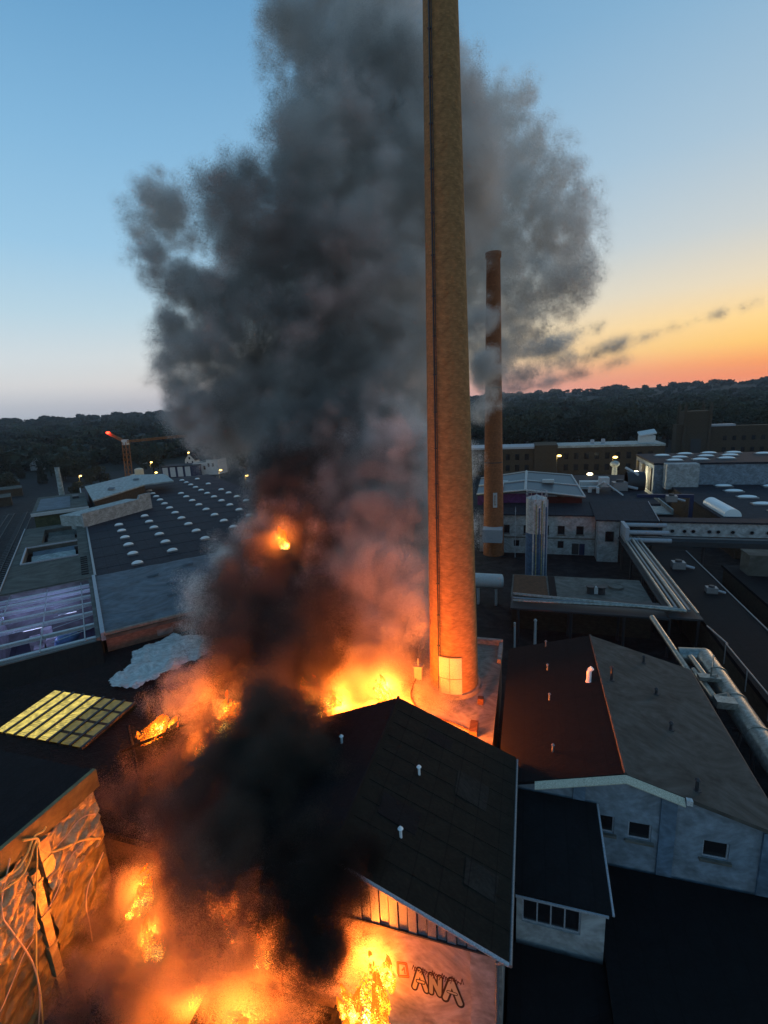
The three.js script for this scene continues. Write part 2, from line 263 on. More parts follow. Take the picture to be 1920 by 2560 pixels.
// ---------- central workshop with the olive felt roof ----------
const workshop = thing('workshop', 'gabled workshop with dark olive felt roof in front of the chimney', 'building');
{
  const RX = -6.9, RY = 9.75, EY = 7, EL = -13.4, ER = -0.4, zN = -13.35, zF = -23.55;
  mesh('roof_slope', slab([[RX, RY, zN], [ER, EY, zN], [ER, EY, zF], [RX, RY, zF]], 0.22), M.feltOlive, workshop);
  mesh('roof_slope', slab([[EL, EY, zN], [RX, RY, zN], [RX, RY, zF], [EL, EY, zF]], 0.22), M.feltBlack, workshop);
  for (let i = 1; i < 10; i++) mesh('felt_seam', slab([[RX + 0.25, RY - 0.085, zN - i * 1.02], [ER, EY + 0.016, zN - i * 1.02], [ER, EY + 0.016, zN - i * 1.02 - 0.09], [RX + 0.25, RY - 0.085, zN - i * 1.02 - 0.09]], 0.02), M.feltOlive, workshop);
  for (const [x0, x1, z0, z1] of [[-5.9, -4.2, -17.2, -16], [-3.1, -1.6, -20.6, -19], [-4.9, -3.6, -22.4, -21.5], [-2.2, -0.9, -16.3, -15.1], [-6.3, -5.4, -14.7, -13.9]]) { const yy = (x) => RY - (x - RX) * (RY - EY) / (ER - RX) + 0.03; mesh('felt_patch', slab([[x0, yy(x0), z0], [x1, yy(x1), z0 + 0.08], [x1 - 0.05, yy(x1), z1], [x0 + 0.04, yy(x0), z1 - 0.06]], 0.03), x0 < -4 ? M.feltBlack : M.feltGrey2, workshop); }
  mesh('ridge_cap', [rod([RX, RY + 0.02, zN], [RX, RY + 0.02, zF], 0.09, 0.09, 8)], M.feltBlack, workshop);
  mesh('gable_wall', wallXY([[EL + 0.3, 0], [ER - 0.45, 0], [ER - 0.45, 6.9], [EL + 0.3, 6.9]], -13.62, 0.3), M.plasterPink, workshop);
  each('side_wall', [bx(-0.95, -0.65, 0, 6.75, -23.4, -13.93), bx(-13.1, -12.8, 0, 6.75, -23.4, -13.93)], M.plasterPink, workshop);
  mesh('rear_wall', wallXY([[EL + 0.6, 0], [ER - 0.6, 0], [ER - 0.6, 6.7], [RX, 9.4], [EL + 0.6, 6.7]], -23.2, 0.2), M.plasterPink, workshop);
  // metal cladding strips fill the gable above the wall
  for (let i = 0; i < 34; i++) { const x0 = -13 + i * 0.36, x1 = x0 + 0.32, top = (x) => RY - 0.25 - Math.abs(x - RX) * (RY - EY) / 6.5; const a = Math.max(6.93, top(x0)), b = Math.max(6.93, top(x1)); if (Math.min(a, b) > 7) mesh('cladding_strip', wallXY([[x0, 6.92], [x1, 6.92], [x1, b], [x0, a]], -13.55 + (i % 2) * 0.045, 0.05), M.cladding, workshop); }
  const cl = bx(-13, -0.85, 6.86, 6.93, -13.66, -13.46); mesh('cladding_rail', cl, M.steelDark, workshop);
  mesh('verge_trim', [rod([ER, EY - 0.05, zN + 0.04], [RX, RY - 0.05, zN + 0.04], 0.07), rod([RX, RY - 0.05, zN + 0.04], [EL, EY - 0.05, zN + 0.04], 0.07)], M.paleSteel, workshop);
  mesh('eave_gutter', [rod([ER + 0.05, EY - 0.16, zN], [ER + 0.05, EY - 0.16, zF], 0.075)], M.steel, workshop);
  mesh('downpipe', pipe([[ER + 0.05, EY - 0.16, zN - 0.1], [-0.8, 6.6, -13.5], [-0.8, 0, -13.5]], 0.06), M.steel, workshop);
  mesh('corner_pier', bx(-1.75, -0.83, 0, 6.86, -13.62, -13.5), M.plasterPink, workshop);
  const sl = (x) => RY - Math.abs(x - RX) * (RY - EY) / 6.5;
  for (const [x, z] of [[-4.75, -19.1], [-4.75, -15.6], [-9.2, -20.4]]) mesh('roof_vent', [rod([x, sl(x) - 0.05, z], [x, sl(x) + 0.42, z], 0.06), new THREE.CylinderGeometry(0.04, 0.12, 0.1, 10).translate(x, sl(x) + 0.46, z)], M.dome, workshop);
  // spray-painted lettering on the wall: unreadable wild letters
  const cv = document.createElement('canvas'); cv.width = 512; cv.height = 256; const c = cv.getContext('2d'); c.clearRect(0, 0, 512, 256); c.lineJoin = 'round'; c.lineCap = 'round';
  const letter = (pts, w, fill, edge) => { for (const [s, lw] of [[edge, w], [fill, w * 0.55]]) { c.strokeStyle = s; c.lineWidth = lw; c.beginPath(); pts.forEach((p, i) => (i ? c.lineTo(...p) : c.moveTo(...p))); c.stroke(); } };
  letter([[30, 150], [30, 80], [90, 70], [100, 150], [35, 165]], 16, '#a85a2e', '#3c1a10'); letter([[60, 120], [75, 100], [78, 135]], 9, '#a85a2e', '#3c1a10');
  letter([[140, 205], [180, 90], [222, 205]], 48, '#8d8468', '#2c1e14'); letter([[165, 160], [205, 160]], 26, '#8d8468', '#2c1e14');
  letter([[255, 205], [258, 100], [312, 205], [318, 100]], 46, '#7d7a66', '#2c1e14'); letter([[350, 215], [395, 100], [450, 222]], 58, '#8a8878', '#2c1e14'); letter([[370, 170], [425, 172]], 20, '#8a8878', '#2c1e14');
  for (let i = 0; i < 26; i++) letter([[130 + i * 13, 95 + (i % 3) * 9], [140 + i * 13, 66 + (i % 5) * 7], [150 + i * 13, 96]], 5, '#4a2a1c', '#32180f');
  const gt = new THREE.CanvasTexture(cv); gt.colorSpace = THREE.SRGBColorSpace;
  const gg = new THREE.PlaneGeometry(3.5, 2).translate(-2.9, 4.75, -13.495); gg.userData.keepUV = true;
  const gg2 = new THREE.PlaneGeometry(2.9, 2).translate(-3.25, 4.75, -13.61); gg2.userData.keepUV = true;
  mesh('graffiti', gg2, mat(1, 1, 1, { map: gt, transparent: true }), workshop).userData.label = 'spray painted letters on the fire lit wall';
}
// ---------- large hall on the right ----------
const hall = thing('gabled_hall', 'large hall with one black and one grey roof slope above a blue wall', 'building');
{
  const RX = 4.7, RY = 8.2, zN = -22.1, zF = -36.6, L = -1.3, LY = 6.45, R = 11.5, RYe = 6.15;
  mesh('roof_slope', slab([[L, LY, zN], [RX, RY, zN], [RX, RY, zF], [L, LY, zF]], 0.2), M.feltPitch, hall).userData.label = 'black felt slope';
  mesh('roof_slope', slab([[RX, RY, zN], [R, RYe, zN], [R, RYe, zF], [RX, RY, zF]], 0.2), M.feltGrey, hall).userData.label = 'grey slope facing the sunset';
  mesh('ridge_cap', rod([RX, RY + 0.01, zN], [RX, RY + 0.01, zF], 0.08, 0.08, 8), M.feltGrey, hall);
  const holes = [[3.62, 4.4, 4.35, 5.35], [5.03, 6.08, 4.28, 5.25], [8.3, 9.4, 4.0, 4.97], [-0.6, 0.3, 2.9, 3.8]];
  const rl = (x) => (x < RX ? LY + (x - L) * (RY - LY) / (RX - L) : RY - (x - RX) * (RY - RYe) / (R - RX)) - 0.2;
  mesh('gable_wall', wallXY([[-1.1, 0], [11.3, 0], [11.3, rl(11.3)], [RX, rl(RX)], [-1.1, rl(-1.1)]], -22.4, 0.32, holes.slice(0, 3)), M.plasterBlue, hall);
  each('side_wall', [bx(-1.1, -0.8, 0, 6.25, -36.4, -22.72), bx(11, 11.3, 0, 5.95, -36.4, -22.72)], M.plasterBlue, hall);
  mesh('rear_wall', wallXY([[-0.8, 0], [11, 0], [11, rl(11)], [RX, rl(RX)], [-0.8, rl(-0.8)]], -36.1, 0.3), M.plasterBlue, hall);
  for (const [x0, x1] of [[2.42, 2.98], [6.38, 7.06], [10.62, 11.3]]) mesh('wall_pier', bx(x0, x1, 0, rl((x0 + x1) / 2) - 0.08, -22.4, -22.26), M.pierBlue, hall);
  for (const [x0, x1, y0, y1] of holes.slice(0, 3)) windowXY(hall, x0, x1, y0, y1, -22.4);
  const vb = (x0, x1) => slab([[x0, rl(x0) + 0.16, zN + 0.02], [x1, rl(x1) + 0.16, zN + 0.02], [x1, rl(x1) - 0.1, zN + 0.26], [x0, rl(x0) - 0.1, zN + 0.26]], 0.05);
  mesh('verge_flashing', vb(0.55, RX), M.cream, hall); mesh('verge_flashing', vb(RX, 7.25), M.cream, hall);
  mesh('gutter_end', [bx(7.3, 7.55, rl(7.4) - 0.02, rl(7.4) + 0.24, zN, zN + 0.22)], M.white, hall);
  for (const z of [-36, -32.5, -28.9, -24.1]) mesh('roof_vent', [rod([1.5, rl(1.5), z], [1.5, rl(1.5) + 0.62, z], 0.055), new THREE.CylinderGeometry(0.03, 0.1, 0.09, 10).translate(1.5, rl(1.5) + 0.66, z)], M.steel, hall);
  mesh('white_vent', [rod([3.95, 7.7, -30.4], [3.95, 8.75, -30.4], 0.15), rod([3.95, 8.75, -30.4], [4.12, 8.95, -30.4], 0.15), rod([3.95, 7.7, -30.4], [3.95, 8.02, -30.4], 0.19)], M.dome, hall);
  for (const [x, z, k] of [[8.1, -35, 0.5], [5.35, -30.8, 0.9], [8.05, -31.1, 0.35], [8, -27.5, 0.45], [8, -22.95, 0.6]]) mesh('dark_vent', [rod([x, rl(x), z], [x, rl(x) + 0.2 + k, z], 0.08), new THREE.CylinderGeometry(0.05, 0.14, 0.12, 10).translate(x, rl(x) + 0.24 + k, z), new THREE.CylinderGeometry(0.18, 0.2, 0.06, 12).translate(x, rl(x) + 0.22, z)], M.steelDark, hall);
  mesh('eave_gutter', rod([R + 0.06, RYe - 0.16, zN], [R + 0.06, RYe - 0.16, zF], 0.09), M.steelDark, hall);
}
// ---------- lean-to shed between workshop and hall ----------
const shed = thing('lean_to_shed', 'lean-to shed with black sloping roof and a strip of four panes', 'shed');
{
  mesh('roof', slab([[-0.28, 6.22, -22.24], [3.5, 6.12, -22.24], [3.62, 4.84, -17.72], [-0.28, 4.86, -17.72]], 0.14), M.feltBlack, shed);
  mesh('front_wall', wallXY([[-0.22, 0], [3.42, 0], [3.42, 4.68], [-0.22, 4.68]], -17.9, 0.25, [[0.02, 2.46, 3.12, 4.5]]), M.plaster, shed);
  mesh('side_wall', wallXY([[17.9 + 0.26, 0], [22.2, 0], [22.2, 5.95], [18.16, 4.72]], 0, 0.24).rotateY(Math.PI / 2).translate(3.42, 0, 0), M.plaster, shed);
  windowXY(shed, 0.02, 2.46, 3.12, 4.5, -17.9, 3, false);
  mesh('roof_edge_trim', [rod([3.56, 6.08, -22.24], [3.68, 4.8, -17.7], 0.05)], M.paleSteel, shed);
  mesh('fascia', bx(-0.26, 3.5, 4.66, 4.76, -17.72, -17.66), M.paleSteel, shed);
}
const annex = thing('low_annex', 'low annex with pitch black flat roof at the lower right', 'building');
mesh('roof', [bx(3.45, 14.5, 2.3, 2.55, -22.24, -4)], M.feltPitch, annex); mesh('roof', bx(-0.5, 3.45, 1.9, 2.15, -17.66, -4), M.feltPitch, annex);
mesh('wall', [bx(14.1, 14.4, 0, 2.3, -22, -4.2), bx(-0.5, 14.1, 0, 1.9, -4.4, -4.1), bx(-0.45, -0.2, 0, 1.9, -17.5, -4.4)], M.brickBrown, annex);
// ---------- right middle distance ----------
single('hot_gas_duct', 'thick lagged pipe running along the eave of the large hall', 'pipe', [...pipe([[12.2, 4.6, -41.5], [13.9, 4.8, -41.3], [13.95, 4.8, -14]], 0.72, 20), ...[-38.5, -35, -31.4, -27.6, -23].map((z) => new THREE.CylinderGeometry(0.77, 0.77, 0.14, 20).rotateX(Math.PI / 2).translate(13.95, 4.8, z)), ...pipe([[12.7, 5.2, -40.4], [12.8, 5.3, -37.2], [13.4, 5.6, -36.8]], 0.2), ...pipe([[12.5, 4.9, -38.8], [12.6, 5.1, -34.8], [13.3, 5.6, -34.4]], 0.25), bx(12.2, 13.6, 5.3, 5.6, -37.2, -36.6), bx(12.3, 13.5, 5.2, 5.7, -34.2, -33.4), rod([13, 5.2, -36.9], [13, 6.3, -36.9], 0.06), rod([13.7, 5.2, -38.8], [13.7, 6.3, -38.8], 0.06), rod([13, 6.3, -36.9], [13.7, 6.3, -38.8], 0.05)], M.lagging);
for (const [z, i] of [[-39.5, 0], [-33, 1], [-26, 2], [-19, 3]]) single('pipe_trestle', 'dark steel trestle under the lagged pipe, ' + ['first', 'second', 'third', 'nearest'][i] + ' from the far end', 'trestle', [rod([13.2, 0, z], [13.7, 4.1, z], 0.12), rod([14.7, 0, z], [14.2, 4.1, z], 0.12), bx(13.1, 14.8, 3.95, 4.12, z - 0.12, z + 0.12)], M.steelDark);
single('slanting_pipe', 'pale pipe slanting down behind the grey roof slope', 'pipe', [...pipe([[11.45, 5.2, -47.6], [12.05, 4.9, -38.4]], 0.24, 14)], M.lagging);
single('roof_walkway_rail', 'thin handrail beside the thick lagged pipe', 'rail', [...pipe([[15.6, 5.8, -42], [15.7, 5.8, -34.5]], 0.05), rod([15.6, 4, -42], [15.6, 5.8, -42], 0.04), rod([15.65, 4, -38], [15.65, 5.8, -38], 0.04), rod([15.7, 4, -34.5], [15.7, 5.8, -34.5], 0.04)], M.steel);
// pipe bundle on its bridge
const bundleX = [13.85, 14.35, 14.85, 15.35, 15.85];
bundleX.forEach((x, i) => single('bridge_pipe', ['leftmost', 'second', 'middle', 'fourth', 'rightmost'][i] + ' pipe of the bundle running away from the bend', 'pipe', pipe([[x, 5 - 0.1 * (i % 2), -78.6 + i * 0.4], [x, 5 - 0.1 * (i % 2), -50.6 - (i % 2) * 0.6 + i * 0.25]].concat(i > 2 ? [] : [[-1.4, 4.9 - 0.1 * (i % 2), -50.2 - i * 0.9]]), i === 2 ? 0.22 : 0.15), i % 2 ? M.steel : M.lagging, 'pipes of the pipe bridge'));
const bridge = thing('pipe_bridge', 'dark steel pipe bridge carrying the bundled pipes', 'pipe bridge');
mesh('deck', [bx(13.4, 16.3, 4.35, 4.55, -78.5, -49.4), bx(-1.6, 13.4, 4.2, 4.4, -53.2, -49.4)], M.steelDark, bridge);
for (const z of [-76, -69, -62, -55.5, -50]) mesh('post', [rod([13.6, 0, z], [13.6, 4.35, z], 0.14), rod([16.1, 0, z], [16.1, 4.35, z], 0.14)], M.steelDark, bridge);
for (const x of [-0.8, 4.5, 9.5]) mesh('post', [rod([x, 0, -49.8], [x, 4.2, -49.8], 0.14), rod([x, 0, -52.8], [x, 4.2, -52.8], 0.14)], M.steelDark, bridge);
single('lone_valve_rod', 'short bright rod left of the wide black roof', 'rod', pipe([[15.9, 4.9, -47.2], [16.4, 4.9, -43.8]], 0.07), M.steel);
const cslab = thing('concrete_flat_building', 'low building with patchy concrete flat roof behind the pipes', 'building');
mesh('roof', bx(-1.7, 13, 3.7, 4, -61, -53.6), M.concrete, cslab); mesh('wall', [bx(-1.6, 12.9, 0, 3.7, -53.9, -53.7), bx(-1.6, -1.4, 0, 3.7, -60.9, -53.9), bx(12.7, 12.9, 0, 3.7, -60.9, -53.9), bx(-1.4, 12.7, 0, 3.7, -60.9, -60.7)], M.brickBrown, cslab);
mesh('rusty_sheet', slab([[-1.5, 4.1, -60.6], [2.3, 4.06, -60.6], [2.4, 4.06, -54.2], [-1.5, 4.1, -54.2]], 0.08), M.rust, cslab); mesh('expansion_strip', bx(2.55, 3.35, 4, 4.05, -60.8, -53.8), M.feltBlack, cslab);
for (const x of [7, 8.15]) single('dark_roof_fan', (x < 8 ? 'left' : 'right') + ' one of the two dark roof fans on the concrete roof', 'roof fan', [new THREE.CylinderGeometry(0.38, 0.42, 0.7, 16).translate(x, 4.35, -55.9), new THREE.CylinderGeometry(0.5, 0.46, 0.18, 16).translate(x, 4.78, -55.9)], M.steelDark);
single('pale_roof_box', 'small pale box between the two roof fans', 'box', [bx(7.38, 7.78, 4, 4.75, -56.1, -55.7), bx(7.33, 7.83, 4.75, 4.82, -56.15, -55.65)], M.white);
single('round_roof_hatch', 'round hatch on the concrete roof right of the fans', 'hatch', [new THREE.CylinderGeometry(0.8, 0.85, 0.22, 20).translate(10, 4.11, -58), new THREE.TorusGeometry(0.8, 0.07, 6, 24).rotateX(Math.PI / 2).translate(10, 4.22, -58)], M.concrete);
const low = thing('black_roofed_hall', 'long hall with wide black flat roof right of the pipe bundle', 'building');
mesh('roof', bx(16.6, 21.4, 3.6, 4, -74, -18), M.feltBlack, low); mesh('roof_edge', rod([21.45, 4.05, -74], [21.4, 4.05, -18], 0.07, 0.07, 8), M.steel, low); mesh('wall', [bx(16.7, 17, 0, 3.6, -73.8, -18.2), bx(21, 21.3, 0, 3.6, -73.8, -18.2)], M.brickBrown, low);
const low2 = thing('dark_flat_building', 'dark flat building beyond the white roof edge at right', 'building');
mesh('roof', bx(24.5, 40, 3.2, 3.5, -70, -30), M.feltBlack, low2); mesh('wall', bx(24.7, 25, 0, 3.2, -69.8, -30.2), M.brickBrown, low2);
for (const [x, z] of [[26, -66], [30.5, -66]]) single('roof_cabin', (x < 28 ? 'left' : 'right') + ' grey plant cabin on the dark flat roof at right', 'cabin', [bx(x, x + 3, 3.5, 6, z - 2.5, z), bx(x - 0.1, x + 3.1, 6, 6.15, z - 2.6, z + 0.1)], M.flatGrey);
// white two-storey building
const white = thing('white_building', 'white two-storey building with small dark windows behind the silo', 'building');
{
  const ups = [[-3.9, -2.9], [-0.6, 0.5], [3.0, 3.5], [4.88, 6.02], [7.8, 8.95]], holes = [...ups.map(([a, b]) => [a, b, 3.5, 5]), [-2.2, -1.3, 1.2, 2.3], [0.1, 0.7, 0.8, 2.3], [4.95, 5.9, 1.1, 2.35]];
  mesh('facade', wallXY([[-8, 0], [10.7, 0], [10.7, 6.85], [-8, 6.85]], -83, 0.35, [...holes, [7.2, 8.3, 0.05, 2]]), M.plaster, white);
  for (const [a, b, c, d] of holes) windowXY(white, a, b, c, d, -83, 0, d > 3, M.steelDark);
  mesh('door', bx(7.22, 8.28, 0.05, 1.98, -83.2, -83.1), M.steelDark, white); mesh('door', bx(8.36, 9.2, 0.05, 1.98, -82.99, -82.92), M.navy, white).userData.label = 'blue door leaf';
  mesh('string_course', bx(-8, 10.7, 2.75, 2.95, -83, -82.9), M.concrete, white);
  mesh('roof', [slab([[-8, 6.95, -82.6], [10.4, 6.95, -82.6], [10.4, 7.6, -91], [-8, 7.6, -91]], 0.2)], M.feltBlue, white);
  mesh('side_wall', bx(10.4, 10.7, 0, 6.75, -91, -83.35), M.plaster, white);
  mesh('porch_block', wallXY([[10.75, 0], [13.8, 0], [13.8, 6.75], [10.75, 6.75]], -80, 0.3, [[11.8, 13.1, 3.3, 5]]), M.plaster, white);
  mesh('porch_side', bx(10.75, 11.05, 0, 6.75, -82.9, -80.3), M.plaster, white); windowXY(white, 11.8, 13.1, 3.3, 5, -80, 0, false, M.steelDark);
  mesh('porch_roof', slab([[10.3, 6.95, -79.6], [19.2, 6.9, -79.6], [20, 7.6, -91], [10.5, 7.6, -91]], 0.2), M.feltBlue, white);
  mesh('roof_edge_trim', rod([19.2, 6.95, -79.6], [20, 7.65, -91], 0.06), M.paleSteel, white);
}
single('drain_rod', 'thin pale rod standing before the white building', 'rod', [rod([-1.9, 0, -80.5], [-1.9, 8, -80.5], 0.05), new THREE.ConeGeometry(0.1, 1, 8).translate(-1.9, 8.4, -80.5)], M.paleSteel);
// silo with its ribs
const silo = thing('storage_silo', 'tall ribbed silo, pale above and blue below, left of the pipe bridge', 'silo');
mesh('drum', [new THREE.CylinderGeometry(1.42, 1.42, 12.2, 36).translate(1.22, 6.1, -70.5)], M.siloWhite, silo);
mesh('blue_drum', new THREE.CylinderGeometry(1.445, 1.445, 7.2, 36).translate(1.22, 3.6, -70.5), M.siloBlue, silo).userData.label = 'blue painted lower half';
for (let i = 0; i < 9; i++) { const a = -0.62 + i * 0.27, x = 1.22 + Math.sin(a + 0.35) * 1.5, z = -70.5 + Math.cos(a + 0.35) * 1.5; mesh('rib_pipe', rod([x, 0, z], [x, 12 - (i % 3) * 0.5, z], 0.1, 0.1, 8), [M.siloWhite, M.siloYellow, M.siloBlue, M.siloYellow, M.siloWhite, M.siloBlue, M.paleSteel, M.siloBlue, M.siloWhite][i], silo); }
{ const rl = []; for (let i = 0; i < 12; i++) { const a = i * Math.PI / 6; rl.push(rod([1.22 + 1.4 * Math.sin(a), 12.2, -70.5 + 1.4 * Math.cos(a)], [1.22 + 1.4 * Math.sin(a), 13.2, -70.5 + 1.4 * Math.cos(a)], 0.035, 0.035, 6)); } rl.push(new THREE.TorusGeometry(1.4, 0.035, 6, 30).rotateX(Math.PI / 2).translate(1.22, 13.2, -70.5), new THREE.TorusGeometry(1.4, 0.03, 6, 30).rotateX(Math.PI / 2).translate(1.22, 12.75, -70.5)); mesh('railing', rl, M.paleSteel, silo); mesh('top_cone', new THREE.ConeGeometry(1.4, 0.5, 30).translate(1.22, 12.45, -70.5), M.siloWhite, silo); }
// building with the panelled roof
const sol = thing('panelled_roof_hall', 'purple walled hall under a roof of dark panels with white frames', 'building');
{
  const c = [[-9, 11, -96.5], [-0.3, 12.1, -97.6], [8, 11.2, -98.5]], e = [[-9, 9.3, -88.2], [-0.4, 10, -88.6], [9.6, 8.75, -89]];
  const mid = (p, q, t) => p.map((v, k) => v + (q[k] - v) * t);
  for (let s = 0; s < 2; s++) for (let r = 0; r < 2; r++) for (let q = 0; q < 3; q++) {
    const u0 = q / 3, u1 = (q + 1) / 3, A = mid(c[s], c[s + 1], u0), B = mid(c[s], c[s + 1], u1), Cc = mid(e[s], e[s + 1], u1), Dd = mid(e[s], e[s + 1], u0), t0 = r * 0.5 + 0.03, t1 = r * 0.5 + 0.46;
    mesh('roof_panel', slab([mid(A, Dd, t0), mid(B, Cc, t0), mid(B, Cc, t1), mid(A, Dd, t1)], 0.1), M.solar, sol);
  }
  const up = ([x, y, z]) => [x, y + 0.06, z], bar = (p, q, r) => rod(up(p), up(q), r, r, 6);
  mesh('white_frame', [bar(c[0], c[1], 0.12), bar(c[1], c[2], 0.12), bar(e[0], e[1], 0.16), bar(e[1], e[2], 0.16), bar(c[2], e[2], 0.15), bar(c[1], e[1], 0.24), bar(mid(c[0], e[0], 0.5), mid(c[1], e[1], 0.5), 0.2), bar(mid(c[1], e[1], 0.5), mid(c[2], e[2], 0.5), 0.16)], M.white, sol);
  mesh('roof_deck', [slab([...c.slice(0, 2), e[1], e[0]].map(([x, y, z]) => [x, y - 0.12, z]), 0.2), slab([c[1], c[2], e[2], e[1]].map(([x, y, z]) => [x, y - 0.12, z]), 0.2)], M.steelDark, sol);
  for (const [x, z] of [[-6.3, -91.5], [-5.6, -94], [2.6, -93.6]]) mesh('roof_hatch', [bx(x, x + 2, 10.4 + (x > 0 ? 0.3 : 0), 10.95 + (x > 0 ? 0.3 : 0), z, z + 1.2)], M.white, sol);
  mesh('purple_wall', bx(-9, 2.9, 7, 9.2, -90, -89.7), M.purple, sol); mesh('maroon_wall', bx(2.9, 9.2, 7, 8.6, -90.02, -89.72), M.maroon, sol); mesh('side_wall', bx(8.9, 9.2, 7, 8.6, -98, -90.05), M.maroon, sol);
}
// gallery with round portholes
const gal = thing('conveyor_gallery', 'white raised gallery with a row of round portholes', 'gallery');
mesh('wall', [bx(19.8, 36, 4.55, 6.6, -82.4, -80)], M.plaster, gal); mesh('roof', bx(19.6, 36.2, 6.6, 6.85, -82.6, -79.8), M.feltBlue, gal); mesh('edge_beam', bx(14.8, 38, 3.6, 4.35, -79.9, -77.5), M.steelDark, gal); mesh('hand_beam', bx(14.8, 38, 4.35, 4.55, -79.5, -79.2), M.steel, gal);
for (const x of [21.1, 22.75, 23.9, 26, 27.15, 29, 31.4, 33.4]) { const w = mesh('porthole', new THREE.TorusGeometry(0.3, 0.06, 6, 18).translate(x, 5.3, -79.98), M.steel, gal); mesh('pane', new THREE.CylinderGeometry(0.29, 0.29, 0.03, 18).rotateX(Math.PI / 2).translate(x, 5.3, -79.985), M.glass, w); }
for (const x of [18, 25, 32]) mesh('post', [rod([x, 0, -78.6], [x, 3.6, -78.6], 0.18)], M.steelDark, gal);
single('white_air_duct', 'stack of pale horizontal ducts at the near end of the gallery', 'duct', [...[0, 1, 2].map((i) => rod([14.2, 6.4 - i * 0.75, -79 + i * 1.6], [20, 6.4 - i * 0.75, -79 + i * 1.6], 0.32, 0.32, 14)), bx(13.8, 14.3, 4.6, 6.9, -79.4, -75)], M.paleSteel);
single('dark_portal_frame', 'dark blue steel portal frame behind the white building', 'frame', [bx(19.4, 28.6, 7.15, 7.75, -97.5, -96.9), bx(28, 28.6, 3, 7.15, -97.5, -96.9), bx(19.4, 20, 3, 7.15, -97.5, -96.9)], M.navy);
single('black_filter_drum', 'large black filter drum beside the floodlights', 'drum', [new THREE.CylinderGeometry(2, 2, 3.2, 24).rotateZ(Math.PI / 2).translate(20.6, 8.7, -106), new THREE.CylinderGeometry(2.1, 2.1, 0.2, 24).rotateZ(Math.PI / 2).translate(19.1, 8.7, -106), new THREE.CylinderGeometry(2.1, 2.1, 0.2, 24).rotateZ(Math.PI / 2).translate(22.1, 8.7, -106), bx(19.2, 22, 0, 7, -107, -105)], M.steelDark);
single('bright_vent_pipe', 'short bright slanting pipe above the black filter drum', 'pipe', pipe([[19.2, 11.2, -108], [20.8, 10.3, -104.5]], 0.25), M.white);
single('roof_plant_cluster', 'cluster of pale ducts and boxes on the roof behind the white building', 'roof plant', [bx(10.2, 14.2, 7.4, 8.9, -106.5, -104.5), bx(13.6, 15.4, 8.2, 10, -104.6, -102.4), rod([15, 8.8, -102.6], [17, 7.6, -97], 0.14), rod([13, 8, -103], [14.4, 9.4, -101.5], 0.25), bx(11.4, 12, 7.4, 8.6, -101.4, -100.6), bx(12.8, 13.3, 7.4, 8.5, -100.6, -99.8), rod([10, 8.2, -102.5], [13.5, 8.2, -102.5], 0.22)], M.white);
const under = thing('linking_hall', 'low hall filling the yard behind the panelled roof', 'building');
mesh('roof', bx(-9, 22, 6.8, 7.2, -125, -91.2), M.feltBlue, under); mesh('wall', bx(-9, 22, 0, 6.8, -124.8, -124.4), M.brickBrown, under);
// skylit halls at the far right
const farHall = thing('upper_skylight_hall', 'pale walled flat hall carrying rows of white skylights', 'building');
mesh('roof', [bx(27.8, 62, 9.6, 10, -144, -124)], M.feltBlue, farHall); mesh('wall', [bx(28, 62, 0, 9.6, -124.5, -124.2), bx(28, 28.3, 0, 9.6, -143.8, -124.5)], M.plasterBlue, farHall); mesh('front_box', bx(29.8, 36.2, 4.5, 10.15, -123.6, -120.6), M.plaster, farHall);
for (let i = 0; i < 5; i++) mesh('wall_bay', bx(27.7, 27.95, 1 + 0.2, 8.6, -142 + i * 3.6, -139.9 + i * 3.6), i % 2 ? M.plaster : M.steelDark, farHall);
const loHall = thing('lower_skylight_hall', 'lower flat hall at the far right with a line of skylights', 'building');
mesh('roof', bx(31, 62, 4.6, 5, -123.9, -84), M.feltBlue, loHall); mesh('wall', [bx(31.1, 31.4, 0, 4.6, -123.5, -84.2), bx(31.4, 62, 0, 4.6, -84.5, -84.2)], M.brickBrown, loHall);
single('barrel_roof', 'curved barrel roof light with bright edge on the lower right hall', 'roof light', [new THREE.CylinderGeometry(1.3, 1.3, 10.5, 20, 1, false, 0, Math.PI).rotateZ(Math.PI / 2).rotateY(Math.PI / 2).translate(33, 5, -97)], M.dome);
single('yard_walkway', 'pale concrete walkway along the skylit hall', 'walkway', [bx(23.6, 27.4, 2.4, 2.6, -140, -104), bx(27.1, 27.4, 2.6, 3.5, -140, -104)], M.mintWhite);
// ---------- skylights on the flat roofs (right and left) ----------
function skylight(x, y, z, turn, label, group, w = 1.7, d = 1.15) {
  const t = thing('roof_skylight', label, 'skylight', { at: [x, y, z], turn, group });
  mesh('kerb', skyG.kerb, M.steel, t); mesh('dome', skyG.dome, M.dome, t); t.scale.set(w, 1, d); return t;
}
const skyG = { kerb: bx(-0.5, 0.5, 0, 0.22, -0.5, 0.5), dome: new THREE.SphereGeometry(0.5, 14, 6, 0, 6.284, 0, 1.57).scale(0.96, 0.62, 0.96).translate(0, 0.22, 0) };
for (const [i, [x, z]] of [[32.8, -138.2], [38.7, -141.2], [35.6, -133.9], [33.1, -128], [44.4, -142.2], [41.8, -135.7], [38.7, -129], [49.8, -142.2], [47.2, -136.7], [44.5, -130.7], [55, -139], [57, -133]].sort((p, q) => p[0] / -p[1] - q[0] / -q[1]).entries()) skylight(x, 10, z, 0, nth[i] + ' skylight from the left on the upper flat hall at the right', 'skylights of the upper right hall', 3.4, 2);
